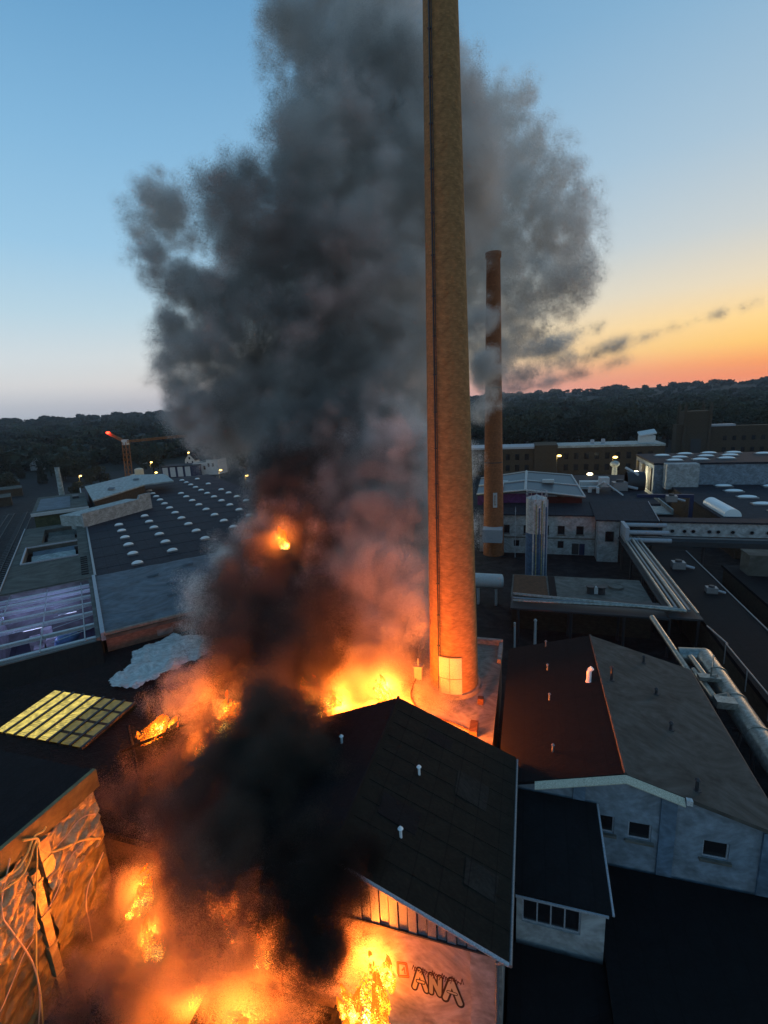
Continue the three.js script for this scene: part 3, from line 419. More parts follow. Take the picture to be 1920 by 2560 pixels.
for (const [i, [x, z]] of [[41.3, -121.5], [41.1, -115.1], [41.1, -108.5], [41.2, -102], [41.3, -95.6], [50.1, -121], [50.2, -114]].sort((p, q) => p[0] / -p[1] - q[0] / -q[1]).entries()) skylight(x, 5, z, 0, nth[i] + ' skylight from the left on the lower flat hall at the right', 'skylights of the lower right hall', 3.4, 1.9);

// ---------- left complex, turned against the rest ----------
const LO = [-51.7, 0, -44.3], LT = 49.2 * Math.PI / 180, cosT = Math.cos(LT), sinT = Math.sin(LT);
const lw = (a, b) => [LO[0] + a * cosT - b * sinT, LO[2] - a * sinT - b * cosT];
const lt = (name, label, cat, o = {}) => thing(name, label, cat, { at: LO, turn: LT, ...o });
const big = lt('skylight_hall', 'wide hall with dark flat roof dotted with white skylights', 'building');
mesh('roof', bx(0, 36, 6.6, 7, -96, 0), M.feltBlue, big); mesh('wall', [bx(0.1, 36, 0, 6.6, -0.4, -0.1), bx(0.1, 0.4, 0, 6.6, -95.8, -0.4)], M.brickBrown, big); mesh('roof_edge', bx(-0.12, 0.15, 6.6, 7.2, -96, 0.05), M.steel, big);
for (let i = 0; i < 15; i++) mesh('felt_seam', bx(0.2, 36, 7, 7.03, -6.2 * i - 3.3, -6.2 * i - 3.1), M.feltBlue, big);
const rows = { 5: [1.8, 7.4, 13.4, 19, 24.8, 30.5], 9.9: [5, 11, 17.1, 23.2, 29.2, 35.7], 15.3: [8.7, 15, 21.4, 27.8, 34.3, 40.8, 47.2, 53.5, 59.7, 65.7, 71.7], 21: [13.2, 19.3, 26, 32.9, 39.5, 46.3, 53, 59.5], 26.1: [20.5, 27.3, 34, 40.7, 47.4, 54.1, 60.7, 67.3, 73.5, 79.7, 85.9], 30.3: [29, 36.3, 43.3, 50.3, 57.2, 71, 85] };
for (const [a, bs] of Object.entries(rows)) bs.forEach((b, i) => { const [x, z] = lw(+a, b), ord = ['nearest', 'second', 'third', 'fourth', 'fifth', 'sixth', 'seventh', 'eighth', 'ninth', 'tenth', 'farthest']; skylight(x, 7, z, LT, ord[i] + ' white domed skylight of the ' + ({ 5: 'first', 9.9: 'second', 15.3: 'third', 21: 'fourth', 26.1: 'fifth', 30.3: 'sixth' })[a] + ' row from the grey flat roof', 'skylights of the left hall', 1.4, 0.95); });
const bluR = lt('blue_sheet_hall', 'hall with pale blue sheet roof in front of the skylight hall', 'building');
mesh('roof', (() => { const g = new THREE.PlaneGeometry(24, 19.9, 50, 42).rotateX(-Math.PI / 2).translate(12, 7.02, 10); const p = g.attributes.position; for (let i = 0; i < p.count; i++) p.setY(i, 7.02 + 0.16 * fbm(p.getX(i) * 0.28, 4, p.getZ(i) * 0.6, 3) + 0.05 * fbm(p.getX(i), 4, p.getZ(i) * 2, 2)); g.computeVertexNormals(); return g; })(), M.sheetBlue, bluR);
mesh('roof_deck', bx(0, 24, 6.5, 6.8, 0.1, 19.9), M.concrete, bluR); mesh('end_wall', [bx(0, 24, 2, 6.5, 19.5, 19.9)], M.brickPink, bluR); mesh('coping', bx(-0.1, 24, 6.95, 7.2, 19.7, 20.1), M.concreteWarm, bluR); mesh('ledge', [bx(-0.2, 24, 4.75, 5.0, 19.95, 21.6)], M.brickPink, bluR); mesh('roof_border', bx(-0.35, 0, 6.5, 7.25, 0, 20), M.paleSteel, bluR);
for (const x of [4.2, 7.6, 11.4]) mesh('wall_patch', bx(x, x + 1.4, 5.5, 6.1, 19.9, 19.96), M.plasterPink, bluR);
for (const [x, z] of [[5.2, 5.2], [6.8, 9.4], [7.3, 10.2], [9.6, 3.6], [10.5, 9.6], [6.2, 13.6]]) mesh('loose_flap', slab([[x, 7.2, z], [x + 1.5, 7.28, z - 0.2], [x + 1.3, 7.14, z + 0.3], [x + 0.2, 7.1, z + 0.35]], 0.03), M.sheetBlue, bluR);
// roofless hall with its steel beams
const open = lt('roofless_hall', 'roofless hall with white steel beams and cold light inside', 'building');
mesh('wall', [bx(-9.8, -9.5, 0, 6.9, 0, 20), bx(-0.75, -0.4, 0, 6.9, 0.05, 20), bx(-9.5, -0.75, 0, 6.9, 0.05, 0.35), bx(-9.5, -0.75, 0, 6.6, 19.7, 20)], M.concrete, open); mesh('floor', bx(-9.5, -0.75, 0.4, 0.6, 0.35, 19.7), M.feltBlue, open);
mesh('rim_roof', [slab([[-12, 6.5, 20], [-0.4, 6.6, 20], [-0.4, 5.4, 23.4], [-12, 5.3, 23.4]], 0.2)], M.feltOlive, open);
for (const z of [1.6, 3.6, 6, 8.7, 11.8, 15.4, 18.9]) mesh('beam', [bx(-9.5, -0.75, 6.55, 6.64, z - 0.2, z + 0.2), bx(-9.5, -0.75, 6.28, 6.35, z - 0.13, z + 0.13), bx(-9.5, -0.75, 6.35, 6.55, z - 0.03, z + 0.03)], M.white, open);
for (const z of [7.4, 10.4, 13.6, 17.2]) mesh('brace', rod([-4.2, 6.45, z], [-1, 6.45, z - 1.2], 0.035), M.white, open);
for (const x of [-8.6, -5, -1.6]) mesh('beam_rail', bx(x - 0.05, x + 0.05, 6.63, 6.7, 0.4, 19.6), M.steel, open);
single('blue_tank', 'blue upright tank inside the roofless hall', 'tank', (() => { const [x, z] = lw(-3.4, -10.5); return [new THREE.CylinderGeometry(1.1, 1.1, 3.4, 24).translate(x, 2.3, z), new THREE.SphereGeometry(1.1, 20, 8, 0, 6.3, 0, 1.57).scale(1, 0.4, 1).translate(x, 4, z)]; })(), M.siloBlue);
single('long_blue_press', 'long blue machine inside the roofless hall', 'machine', [bx(-3.6, -1.3, 0.6, 2.8, 13, 18.8), bx(-4.6, -4.2, 0.6, 3.6, 9, 19), bx(-3.2, -1.6, 2.8, 3.6, 13.6, 16)].map((g) => g.rotateY(LT).translate(...LO)), M.siloBlue);
single('pink_goods_stack', 'pinkish stack of goods inside the roofless hall', 'goods', [[-7.2, 4.2, 1.1], [-6, 4.6, 1.5], [-5, 4.4, 0.9], [-6.8, 5.8, 0.8], [-5.6, 6, 1.2]].map(([a, z, hh]) => bx(a, a + 1, 0.6, 0.6 + hh * 2, z, z + 1.2).rotateY(LT).translate(...LO)), M.plasterPink);
[[-7.8, 2.2], [-4.4, 2.4], [-6.2, 9], [-3.2, 6.4], [-6.8, 15.5]].forEach(([a, z], i) => {
  const [x, zz] = lw(a, -z), l = thing('strip_lamp', ['far left', 'far right', 'middle', 'right', 'nearest'][i] + ' cold white strip lamp hung inside the roofless hall', 'lamp', { at: [x, 5.2, zz], turn: LT, group: 'strip lamps of the roofless hall' });
  mesh('housing', bx(-0.9, 0.9, 0.06, 0.16, -0.12, 0.12), M.steel, l); mesh('tube', bx(-0.85, 0.85, 0, 0.06, -0.08, 0.08), new THREE.MeshStandardMaterial({ color: 0x888888, emissive: new THREE.Color(0.62, 0.68, 1), emissiveIntensity: 1.6 }), l);
  const p = new THREE.PointLight(new THREE.Color(0.3, 0.38, 1), 17); p.position.set(x, 5, zz); p.castShadow = true; p.shadow.radius = 12; scene.add(p);
});
[[-10.2, 9.2], [-10.1, 12.4], [-10.2, 15.2], [-10.1, 18.6]].forEach(([a, z], i) => {
  const [x, zz] = lw(a, -z), l = thing('work_lamp', ['farthest', 'second', 'third', 'nearest'][i] + ' of the warm work lamps along the left rim of the roofless hall', 'lamp', { at: [x, 6.9, zz], turn: LT });
  mesh('bracket', rod([0, 0, 0], [0, 0.7, 0], 0.04), M.steel, l); mesh('lamp_head', new THREE.SphereGeometry(0.2, 12, 8).translate(0, 0.8, 0), new THREE.MeshStandardMaterial({ color: 0x999999, emissive: new THREE.Color(1, 0.75, 0.4), emissiveIntensity: 3 }), l);
  const p = new THREE.PointLight(new THREE.Color(1, 0.78, 0.5), 9); p.position.set(x, 7.7, zz); p.castShadow = true; p.shadow.radius = 8; scene.add(p);
});
// grey flat roof with its light courts
const grey = lt('grey_flat_building', 'grey flat roofed building with two sunken light courts', 'building');
{
  const s = new THREE.Shape([[-9.6, -0.05], [-0.15, -0.05], [-0.15, 41], [-9.6, 41]].map(([x, y]) => new THREE.Vector2(x, y)));
  for (const [x0, x1, y0, y1] of [[-6.5, -1.6, 26, 37.5], [-8.3, -1.6, 13, 23.2]]) s.holes.push(new THREE.Path([[x0, y0], [x0, y1], [x1, y1], [x1, y0]].map(([x, y]) => new THREE.Vector2(x, y))));
  mesh('roof', new THREE.ExtrudeGeometry(s, { depth: 0.9, bevelEnabled: false }).rotateX(-Math.PI / 2).translate(0, 6.1, 0), M.flatGrey, grey);
  mesh('court_floor', bx(-9.5, -0.2, 5.2, 5.4, -41, -0.1), M.feltBlack, grey); mesh('wall', [bx(-9.6, -9.3, 0, 5.2, -41, 0), bx(-9.3, -0.2, 0, 5.2, -0.4, -0.1)], M.brickBrown, grey);
  for (const [x0, x1, z0, z1, m] of [[-7.6, -2, -22.6, -20.2, M.sheetBlue], [-7.6, -2, -19.4, -16.8, M.mintWhite], [-7.6, -2, -16, -13.6, M.sheetBlue], [-6, -2, -36.8, -33.4, M.flatGrey], [-6, -2, -32.4, -29.6, M.concrete], [-6, -2, -28.8, -26.6, M.flatGrey]]) mesh('court_rooflight', slab([[x0, 6.5, z0], [x1, 6.5, z0], [x1, 5.9, z1], [x0, 5.9, z1]], 0.3), m, grey);
  mesh('court_kerb', [bx(-8.5, -8.3, 7, 7.2, -23.4, -12.8), bx(-8.3, -1.6, 7, 7.2, -23.4, -23.2), bx(-8.3, -1.6, 7, 7.2, -13, -12.8)], M.paleSteel, grey);
  mesh('roof_edge', [bx(-9.7, -9.6, 6.1, 7.15, -41, -0.05)], M.paleSteel, grey);
  for (let i = 0; i < 9; i++) mesh('walkway_step', bx(-1.4, -0.6, 7, 7.07, -11.5 + i * 1.15, -11 + i * 1.15), M.feltBlack, grey);
  for (const [x, z] of [[-7.9, -14.3], [-2.1, -20.8]]) mesh('court_hatch', bx(x, x + 0.8, 6, 6.8, z - 0.5, z + 0.5), M.steelDark, grey);
}
const green = lt('green_walled_house', 'green walled building with a pale roof and white eave behind the grey roof', 'building');
mesh('wall', bx(-8.3, 0.6, 0, 8.7, -69, -46), M.green, green); mesh('roof', bx(-8.6, 0.9, 8.7, 9, -70, -45.6), M.flatGrey, green); mesh('eave', bx(-8.7, 1, 8.45, 9.06, -45.6, -45.3), M.white, green); mesh('blue_roof_sheet', bx(-7.9, -2.2, 9, 9.06, -66, -48), M.sheetBlue, green); mesh('roof_hatch', bx(-1.7, -0.5, 9, 9.5, -64, -60.5), M.steelDark, green);
const smallCh = thing('small_chimney', 'short pale chimney behind the green walled building', 'chimney', { at: [lw(-3.9, 72.5)[0], 0, lw(-3.9, 72.5)[1]] });
mesh('shaft', new THREE.CylinderGeometry(0.5, 0.72, 15.4, 20).translate(0, 7.7, 0), M.mintWhite, smallCh); mesh('rim', new THREE.TorusGeometry(0.5, 0.06, 6, 20).rotateX(Math.PI / 2).translate(0, 15.4, 0), M.steel, smallCh);
const wblk = thing('white_parapet_block', 'weathered white wall block standing on the dark roof at left', 'building');
mesh('wall', wallXY([[0, 0], [17, 0], [17, 10.4], [14, 10.4], [13.6, 9.6], [9, 9.6], [0, 9.6]], 0, 0.4).rotateY(Math.PI / 2).translate(-77.6, 0, -66.2), M.plaster, wblk); mesh('rear_wall', bx(-84, -78.1, 0, 9, -83, -67), M.mintWhite, wblk);
const mint = thing('mint_roof_house', 'long building with pale mint roof left of the skylight rows', 'building');
mesh('roof', [slab([[-103, 10.6, -90], [-106.5, 10.6, -109], [-92, 9.8, -97.5], [-86.6, 9.8, -77]], 0.3), slab([[-106.5, 10.6, -109], [-102, 9.8, -116], [-88, 9.8, -103], [-92, 9.8, -97.5]], 0.3)], M.mintWhite, mint); mesh('wall', [slab([[-102.5, 9.4, -90], [-106, 9.4, -108.6], [-92.4, 9.4, -97.6], [-87, 9.4, -77.6]], 9)], M.brickBrown, mint);
for (const [x, z] of [[-93, -87], [-99, -101]]) mesh('roof_stain_sheet', slab([[x, 10.45, z], [x - 1.6, 10.5, z - 2], [x - 0.4, 10.45, z - 2.6], [x + 1, 10.35, z - 0.8]], 0.08), M.sheetBlue, mint);
// ---------- cables on the nearest wall ----------
const CABLES = {
  thick: [[-19.95, 9.08, -11.5], [-19.95, 8.78, -11.87], [-19.95, 8.64, -12.01], [-19.95, 8.11, -12.05], [-19.95, 7.65, -12.3], [-19.95, 7.2, -12.87], [-19.95, 6.84, -13.59], [-19.95, 6.36, -14.25], [-19.95, 5.9, -14.69]],
  loopA: [[-19.95, 8.81, -12.47], [-19.95, 8.73, -12.31], [-19.95, 8.83, -12.02], [-19.95, 8.75, -11.83], [-19.95, 8.44, -11.59], [-19.95, 8.12, -11.1], [-19.95, 8.2, -10.67], [-19.95, 8.27, -10.38]],
  loopB: [[-19.95, 8.64, -12.01], [-19.95, 8.39, -11.79], [-19.95, 8.09, -11.62], [-19.95, 7.69, -11.2], [-19.95, 7.74, -10.64], [-19.95, 7.84, -10.29]],
  thinR: [[-19.95, 5.08, -14.7], [-19.95, 4.76, -14.36], [-19.95, 4.42, -13.84], [-19.95, 4.03, -13.54], [-19.95, 3.27, -13.34], [-19.95, 2.43, -13.33], [-19.95, 1.36, -13.28], [-19.95, -0.18, -13.0], [-19.95, -1.4, -12.83], [-19.95, -2.65, -12.79], [-19.95, -3.33, -12.83]],
  thinA: [[-19.95, 7.3, -14.72], [-19.95, 7.65, -14.27], [-19.95, 7.76, -13.79], [-19.95, 7.6, -13.27], [-19.95, 7.5, -12.71]],
  thinB: [[-19.95, 6.71, -14.73], [-19.95, 6.56, -14.38], [-19.95, 6.55, -13.7], [-19.95, 6.41, -13.09], [-19.95, 6.06, -12.71], [-19.95, 5.52, -12.29], [-19.95, 5.07, -11.67]],
  longL: [[-19.95, 8.83, -10.9], [-19.95, 8.29, -10.66], [-19.95, 7.67, -10.35], [-19.95, 6.72, -10.17], [-19.95, 5.91, -10.31], [-19.95, 4.55, -10.59], [-19.95, 3.51, -10.74], [-19.95, 2.56, -10.75], [-19.95, 1.51, -10.63], [-19.95, 0.66, -10.38]],
  longM: [[-19.95, 4.55, -10.97], [-19.95, 4.36, -10.55], [-19.95, 3.78, -9.97], [-19.95, 3.21, -9.42], [-19.95, 3.11, -9.28]],
  down: [[-19.95, 8.64, -12.01], [-19.95, 7.59, -11.79], [-19.95, 6.31, -11.48], [-19.95, 4.34, -11.06], [-19.95, 2.99, -10.8], [-19.95, 1.8, -10.72], [-19.95, 0.41, -10.53]],
};
const nearHall = thing('near_left_hall', 'black roofed building at the lower left with an olive wall', 'building');
mesh('roof', bx(-60, -20.1, 8.9, 9.3, -15.25, 6), M.feltBlack, nearHall); mesh('fascia', bx(-20.28, -20.06, 8.4, 9.36, -15.28, 6), M.olive, nearHall); mesh('wall', bx(-20.6, -20.3, 0, 8.9, -15.1, 6), M.olive, nearHall); mesh('end_wall', bx(-60, -20.6, 0, 8.9, -15.1, -14.8), M.olive, nearHall);
mesh('wall_duct', [bx(-20.3, -20.02, 0, 7.2, -11.85, -11.5), ...[1.5, 3.2, 4.9, 6.6].map((y) => bx(-20.3, -19.98, y, y + 0.12, -11.9, -11.45))], M.foil, nearHall);
function crumple(z0, z1, y0, y1, amp, s) { const g = new THREE.PlaneGeometry(z1 - z0, y1 - y0, 46, 46).rotateY(Math.PI / 2).translate(-20.16, (y0 + y1) / 2, (z0 + z1) / 2), p = g.attributes.position; for (let i = 0; i < p.count; i++) { const y = p.getY(i), z = p.getZ(i), n = fbm(y * 1.1 + z * 0.9 + s, z * 0.5 - y * 0.35, s, 4); p.setX(i, -20.2 + amp * Math.abs(n) * 2); p.setZ(i, z + 0.25 * fbm(y, z, s + 4, 2)); } g.computeVertexNormals(); return g; }
mesh('foil_sheet', crumple(-15, -12.1, 5.6, 8.35, 0.45, 1), M.foil, nearHall); mesh('foil_sheet', crumple(-14.9, -12, 2.4, 5.9, 0.32, 5), M.olive, nearHall); mesh('foil_sheet', crumple(-11.4, -8.6, 4.6, 8.3, 0.5, 9), M.foil, nearHall); mesh('foil_sheet', crumple(-11.4, -8, 0.4, 4.8, 0.3, 12), M.olive, nearHall);
mesh('cable_box', [bx(-20.28, -19.9, 7.5, 8.4, -12.4, -11.95), bx(-20.28, -19.95, 6.6, 7.4, -12.5, -12)], M.foil, nearHall);
const cableNames = { thick: ['thick yellow cable reaching from the wall box towards the fire', 0.055], loopA: ['upper yellow cable loop sagging to the left edge', 0.04], loopB: ['lower yellow cable loop sagging to the left edge', 0.04], thinR: ['long pale cable hanging at the corner of the olive wall', 0.028], thinA: ['short thin cable arching over the foil sheet', 0.022], thinB: ['thin cable running slanted across the foil sheet', 0.022], longL: ['pale cable hanging down left of the wall duct', 0.032], longM: ['thin cable crossing to the lower left edge', 0.022], down: ['cable running straight down along the wall duct', 0.03] };
for (const [k, [label, r]] of Object.entries(cableNames)) single('hanging_cable', label, 'cable', cable(CABLES[k].filter((p) => p[1] > 0.02), r, 60), k.startsWith('t') && k !== 'thick' || k.startsWith('long') ? M.cablePale : M.cable);

// ---------- low burning hall ----------
const burn = thing('burning_low_hall', 'low hall with charred flat roof, burning at its right end', 'building');
{
  const poly = [[-17.3, 15.3], [-46, 15.3], [-46, 24.5], [-36.6, 30.2], [-24.4, 44.3], [-17.3, 44.3]], s = new THREE.Shape(poly.map(([x, y]) => new THREE.Vector2(x, y)));
  s.holes.push(new THREE.Path([[-34.7, 19.9], [-34.7, 24.5], [-26.9, 24.5], [-26.9, 19.9]].map(([x, y]) => new THREE.Vector2(x, y))));
  mesh('roof', new THREE.ExtrudeGeometry(s, { depth: 0.4, bevelEnabled: false }).rotateX(-Math.PI / 2).translate(0, 5.2, 0), M.char, burn);
  mesh('wall', [bx(-17.6, -17.3, 0, 5.2, -44, -15.4)], M.brickPink, burn); mesh('rear_wall', bx(-46, -45.7, 0, 5.2, -24.5, -15.4), M.brickPink, burn);
  for (const [x0, z0, x1, z1] of [[-24, -20, -19, -27], [-26, -26.5, -20.5, -24.2], [-22.8, -29, -18.4, -26], [-25.5, -22.2, -21.5, -18.8]]) mesh('fallen_rafter', rod([x0, 5.9, z0], [x1, 5.7, z1], 0.11, 0.08, 6), M.char, burn);
}
const lit = thing('roof_window', 'roof light of slanting glass strips glowing yellow from inside', 'roof light');
for (let i = 0; i < 8; i++) {
  const x0 = -34.6 + i * 0.96, on = i < 5, m = new THREE.MeshStandardMaterial({ color: 0x806020, roughness: 0.5, emissive: new THREE.Color(0.66, 0.5, 0.1), emissiveIntensity: on ? 1.5 : 0.2, emissiveMap: tex('litpane', 128, (u, v) => { const d = (v * 14) % 1 < 0.16 && u < 0.4 ? 0.5 : 1, f = 0.8 + 0.5 * tn(u, v, 6, 17 + i); return [d * f, d * f, d * f]; }, 2.2) });
  const st = mesh('pane', slab([[x0, 5.95, -24.4], [x0 + 0.74, 5.95, -24.4], [x0 + 0.74, 5.68, -20], [x0, 5.68, -20]], 0.05), m, lit); st.userData.label = on ? 'bright yellow glass strip' : 'dim glass strip';
  mesh('glazing_bar', slab([[x0 + 0.76, 6.02, -24.5], [x0 + 0.94, 6.02, -24.5], [x0 + 0.94, 5.75, -19.9], [x0 + 0.76, 5.75, -19.9]], 0.18), M.steelDark, lit);
}
for (let i = 0; i < 3; i++) mesh('cross_bar', slab([[-29.8, 5.9 - i * 0.07, -23.4 + i * 1.2], [-26.95, 5.9 - i * 0.07, -23.4 + i * 1.2], [-26.95, 5.88 - i * 0.07, -23.2 + i * 1.2], [-29.8, 5.88 - i * 0.07, -23.2 + i * 1.2]], 0.1), M.rust, lit);
{ const p = new THREE.PointLight(new THREE.Color(1, 0.76, 0.2), 30); p.position.set(-31, 3.4, -22); p.castShadow = true; p.shadow.radius = 20; scene.add(p); }
{ // crumpled sheet
  const poly = [[-32, -26.9], [-31, -26.2], [-28.7, -26.3], [-28, -28.6], [-26.1, -33.7], [-29, -35.2], [-32.3, -34.7], [-33.8, -31.2], [-32.2, -29.5]].map(([x, z]) => new THREE.Vector2(x, z));
  const inside = (x, z) => { let c = false; for (let i = 0, j = poly.length - 1; i < poly.length; j = i++) if (poly[i].y > z !== poly[j].y > z && x < (poly[j].x - poly[i].x) * (z - poly[i].y) / (poly[j].y - poly[i].y) + poly[i].x) c = !c; return c; };
  const P = [], st = 0.14, hh = (x, z) => 5.66 + 0.5 * Math.pow(Math.abs(fbm(x * 0.42 + z * 0.2, 7, z * 0.35 - x * 0.25, 4)), 0.9) + 0.06 * fbm(x * 2, 3, z * 2, 2);
  for (let x = -34; x < -26; x += st) for (let z = -35.4; z < -26; z += st) { const n = 0.5 * fbm(x, 1, z, 3); if (!inside(x + n, z + n)) continue; const q = [[x, z], [x, z + st], [x + st, z + st], [x + st, z]].map(([a, b]) => [a, hh(a, b), b]); P.push(...q[0], ...q[1], ...q[2], ...q[0], ...q[2], ...q[3]); }
  let g = new THREE.BufferGeometry(); g.setAttribute('position', new THREE.Float32BufferAttribute(P, 3)); g = mergeVertices(g, 0.001); g.computeVertexNormals();
  single('white_tarpaulin', 'crumpled white tarpaulin lying on the charred flat roof', 'tarpaulin', g, M.tarp);
}
// burning shelving in the yard
single('burning_rack', 'glowing ladder shaped rack collapsing beside the dark smoke', 'rack', (() => { const o = [], A = [-10.9, 3.9, -14.6], B = [-9.7, 1.9, -12.6]; for (const d of [0, 0.55]) o.push(rod([A[0] + d, A[1], A[2]], [B[0] + d, B[1], B[2]], 0.05, 0.05, 6)); for (let i = 0; i < 9; i++) { const t = i / 8, y = A[1] + (B[1] - A[1]) * t; o.push(rod([A[0] + (B[0] - A[0]) * t, y, A[2] + (B[2] - A[2]) * t], [A[0] + 0.55 + (B[0] - A[0]) * t, y + 0.05, A[2] + (B[2] - A[2]) * t], 0.045, 0.045, 6)); } return o; })(), M.rust);
single('charred_container', 'charred container standing in the burning yard', 'container', [bx(-12.4, -7.2, 0, 2.2, -13.2, -11), bx(-12.6, -12.4, 0, 2.4, -13.3, -10.9), bx(-7.2, -7, 0, 2.4, -13.3, -10.9), bx(-12.4, -7.2, 2.2, 2.34, -13.2, -13)], M.char);
single('debris_heap', 'heap of charred debris in the burning yard', 'debris', (() => { const o = []; for (let i = 0; i < 60; i++) { const g = bx(-rr(0.1, 0.9), rr(0.1, 0.9), -rr(0.05, 0.3), rr(0.05, 0.3), -rr(0.1, 0.5), rr(0.1, 0.5)).rotateX(rr(0, 6)).rotateY(rr(0, 6)); o.push(g.translate(rr(-19, -3), rr(0.1, 0.9), rr(-13, -7))); } return o; })(), M.char);

// ---------- far left: crane, white buildings, houses, lamps ----------
const crane = thing('tower_crane', 'orange tower crane with red beacons on its jib at far left', 'crane');
{
  const lat = (a, b, w, n) => { const o = [], A = V(...a), B = V(...b), d = B.clone().sub(A).normalize(), s = Math.abs(d.y) > 0.9 ? V(1, 0, 0) : V(0, 1, 0), u = d.clone().cross(s).normalize().multiplyScalar(w), v = d.clone().cross(u).normalize().multiplyScalar(w), c = [u.clone().add(v), u.clone().sub(v), u.clone().negate().sub(v), v.clone().sub(u)]; for (const k of c) o.push(rod(A.clone().add(k).toArray(), B.clone().add(k).toArray(), 0.14, 0.14, 5)); for (let i = 0; i < n; i++) { const p = A.clone().lerp(B, i / n), q = A.clone().lerp(B, (i + 1) / n); for (let k = 0; k < 4; k++) o.push(rod(p.clone().add(c[k]).toArray(), q.clone().add(c[(k + 1) % 4]).toArray(), 0.09, 0.09, 4)); } return o; };
  mesh('mast', lat([-149, 0, -150], [-147.7, 17.5, -150], 0.85, 9), M.crane, crane); mesh('jib', lat([-147.6, 17.6, -150], [-104, 19.8, -150], 0.3, 28), M.crane, crane); mesh('counter_jib', lat([-147.6, 17.4, -150], [-154.6, 20.8, -150], 0.35, 5), M.crane, crane); mesh('cab', bx(-148.8, -146.6, 16.4, 18.4, -150.6, -149.2), M.white, crane);
  const red = new THREE.MeshStandardMaterial({ color: 0x400000, emissive: new THREE.Color(1, 0.05, 0.02), emissiveIntensity: 6 });
  for (const p of [[-154.9, 21.2, -149.6], [-103.5, 20.1, -149.6]]) { mesh('beacon_light', [new THREE.SphereGeometry(0.62, 12, 8).scale(1.3, 0.8, 1).translate(...p)], red, crane); const l = new THREE.PointLight(new THREE.Color(1, 0.06, 0.03), 40); l.position.set(p[0], p[1], p[2] + 1); l.castShadow = true; scene.add(l); }
}
single('site_tank', 'round pale tank at the foot of the crane', 'tank', [new THREE.CylinderGeometry(1.6, 1.6, 3.6, 18).translate(-143.5, 5, -150), new THREE.SphereGeometry(1.6, 16, 8, 0, 6.3, 0, 1.57).scale(1, 0.4, 1).translate(-143.5, 6.8, -150), bx(-147, -145, 2, 5, -151, -149)], M.cream);
const band = thing('banded_hall', 'white hall with navy bands behind the skylight roof', 'building', { at: [-146, 0, -176], turn: 0.35 });
mesh('wall', bx(-8, 8, 0, 4.6, -10, 0), M.navy, band); for (let i = 0; i < 4; i++) mesh('wall_panel', bx(-7.6 + i * 3.2, -5.4 + i * 3.2, 0.2, 4.4, 0, 0.12), M.white, band); mesh('roof', bx(-8.2, 8.2, 4.6, 4.9, -10.2, 0.3), M.feltBlue, band);
const gab = thing('white_gable_house', 'narrow white house with steep gable among the far buildings', 'house', { at: [-152.5, 0, -191], turn: 0.3 });
mesh('wall', wallXY([[-2.3, 0], [2.3, 0], [2.3, 6], [0, 8.8], [-2.3, 6]], 0, 6, [[-0.5, 0.4, 6, 7.2], [0.8, 1.5, 4, 5.2], [-1.5, -0.8, 3.8, 5]]), M.white, gab); mesh('roof', [slab([[-2.7, 5.6, 0.3], [0, 8.95, 0.3], [0, 8.95, -6.3], [-2.7, 5.6, -6.3]], 0.2), slab([[0, 8.95, 0.3], [2.7, 5.6, 0.3], [2.7, 5.6, -6.3], [0, 8.95, -6.3]], 0.2)], M.feltBlack, gab);
for (const [a, b, c, d] of [[-0.5, 0.4, 6, 7.2], [0.8, 1.5, 4, 5.2], [-1.5, -0.8, 3.8, 5]]) windowXY(gab, a, b, c, d, 0, 0, false);
const blk = thing('white_office_block', 'white block with small square windows right of the banded hall', 'building', { at: [-137.5, 0, -182], turn: 0.1 });
{ const hs = []; for (let i = 0; i < 5; i++) hs.push([-5.2 + i * 2.1, -4.2 + i * 2.1, 2.3 + (i > 2 ? 1.2 : 0), 3.9 + (i > 2 ? 1.2 : 0)]); mesh('wall', wallXY([[-6, 0], [6, 0], [6, 6.6], [0.6, 6.6], [0.6, 5.4], [-6, 5.4]], 0, 0.5, hs), M.white, blk); mesh('side_wall', [bx(-6, -5.6, 0, 5.4, -8, -0.5), bx(5.6, 6, 0, 6.6, -8, -0.5)], M.white, blk); mesh('roof', bx(-6, 6, 5, 5.3, -8, -0.5), M.flatGrey, blk); for (const [a, b, c, d] of hs) windowXY(blk, a, b, c, d, 0, 0, false, M.steelDark); }
function lampPost(x, z, hgt, label, col, power, size) {
  const l = thing('street_lamp', label, 'street lamp', { at: [x, 0, z] }); mesh('pole', [rod([0, 0, 0], [0, hgt, 0], 0.11, 0.06, 8), rod([0, hgt, 0], [0.7, hgt + 0.15, 0], 0.05, 0.05, 6)], M.steelDark, l);
  mesh('lamp_head', new THREE.SphereGeometry(size, 14, 8).scale(1.5, 0.7, 1).translate(0.7, hgt, 0), new THREE.MeshStandardMaterial({ color: 0x222222, emissive: new THREE.Color(...col), emissiveIntensity: 7 }), l);
  const p = new THREE.PointLight(new THREE.Color(...col), power); p.position.set(x + 0.7, hgt - size - 0.2, z); p.castShadow = true; p.shadow.radius = 10; scene.add(p);
}
const SOD = [1, 0.62, 0.16];
lampPost(-154, -133, 7, 'street lamp glowing behind the green walled building', SOD, 90, 0.34); lampPost(-159.2, -173.4, 7, 'street lamp glowing beyond the crane cabin', SOD, 90, 0.36); lampPost(-127, -139.7, 7, 'street lamp close behind the skylight roof', SOD, 90, 0.34); lampPost(-103.3, -143.8, 7, 'street lamp right of the white office block', SOD, 90, 0.36); lampPost(-84.5, -130.3, 7, 'street lamp at the edge of the smoke', SOD, 90, 0.34); lampPost(-170, -212, 7.4, 'street lamp above the white gable house', SOD, 90, 0.42);
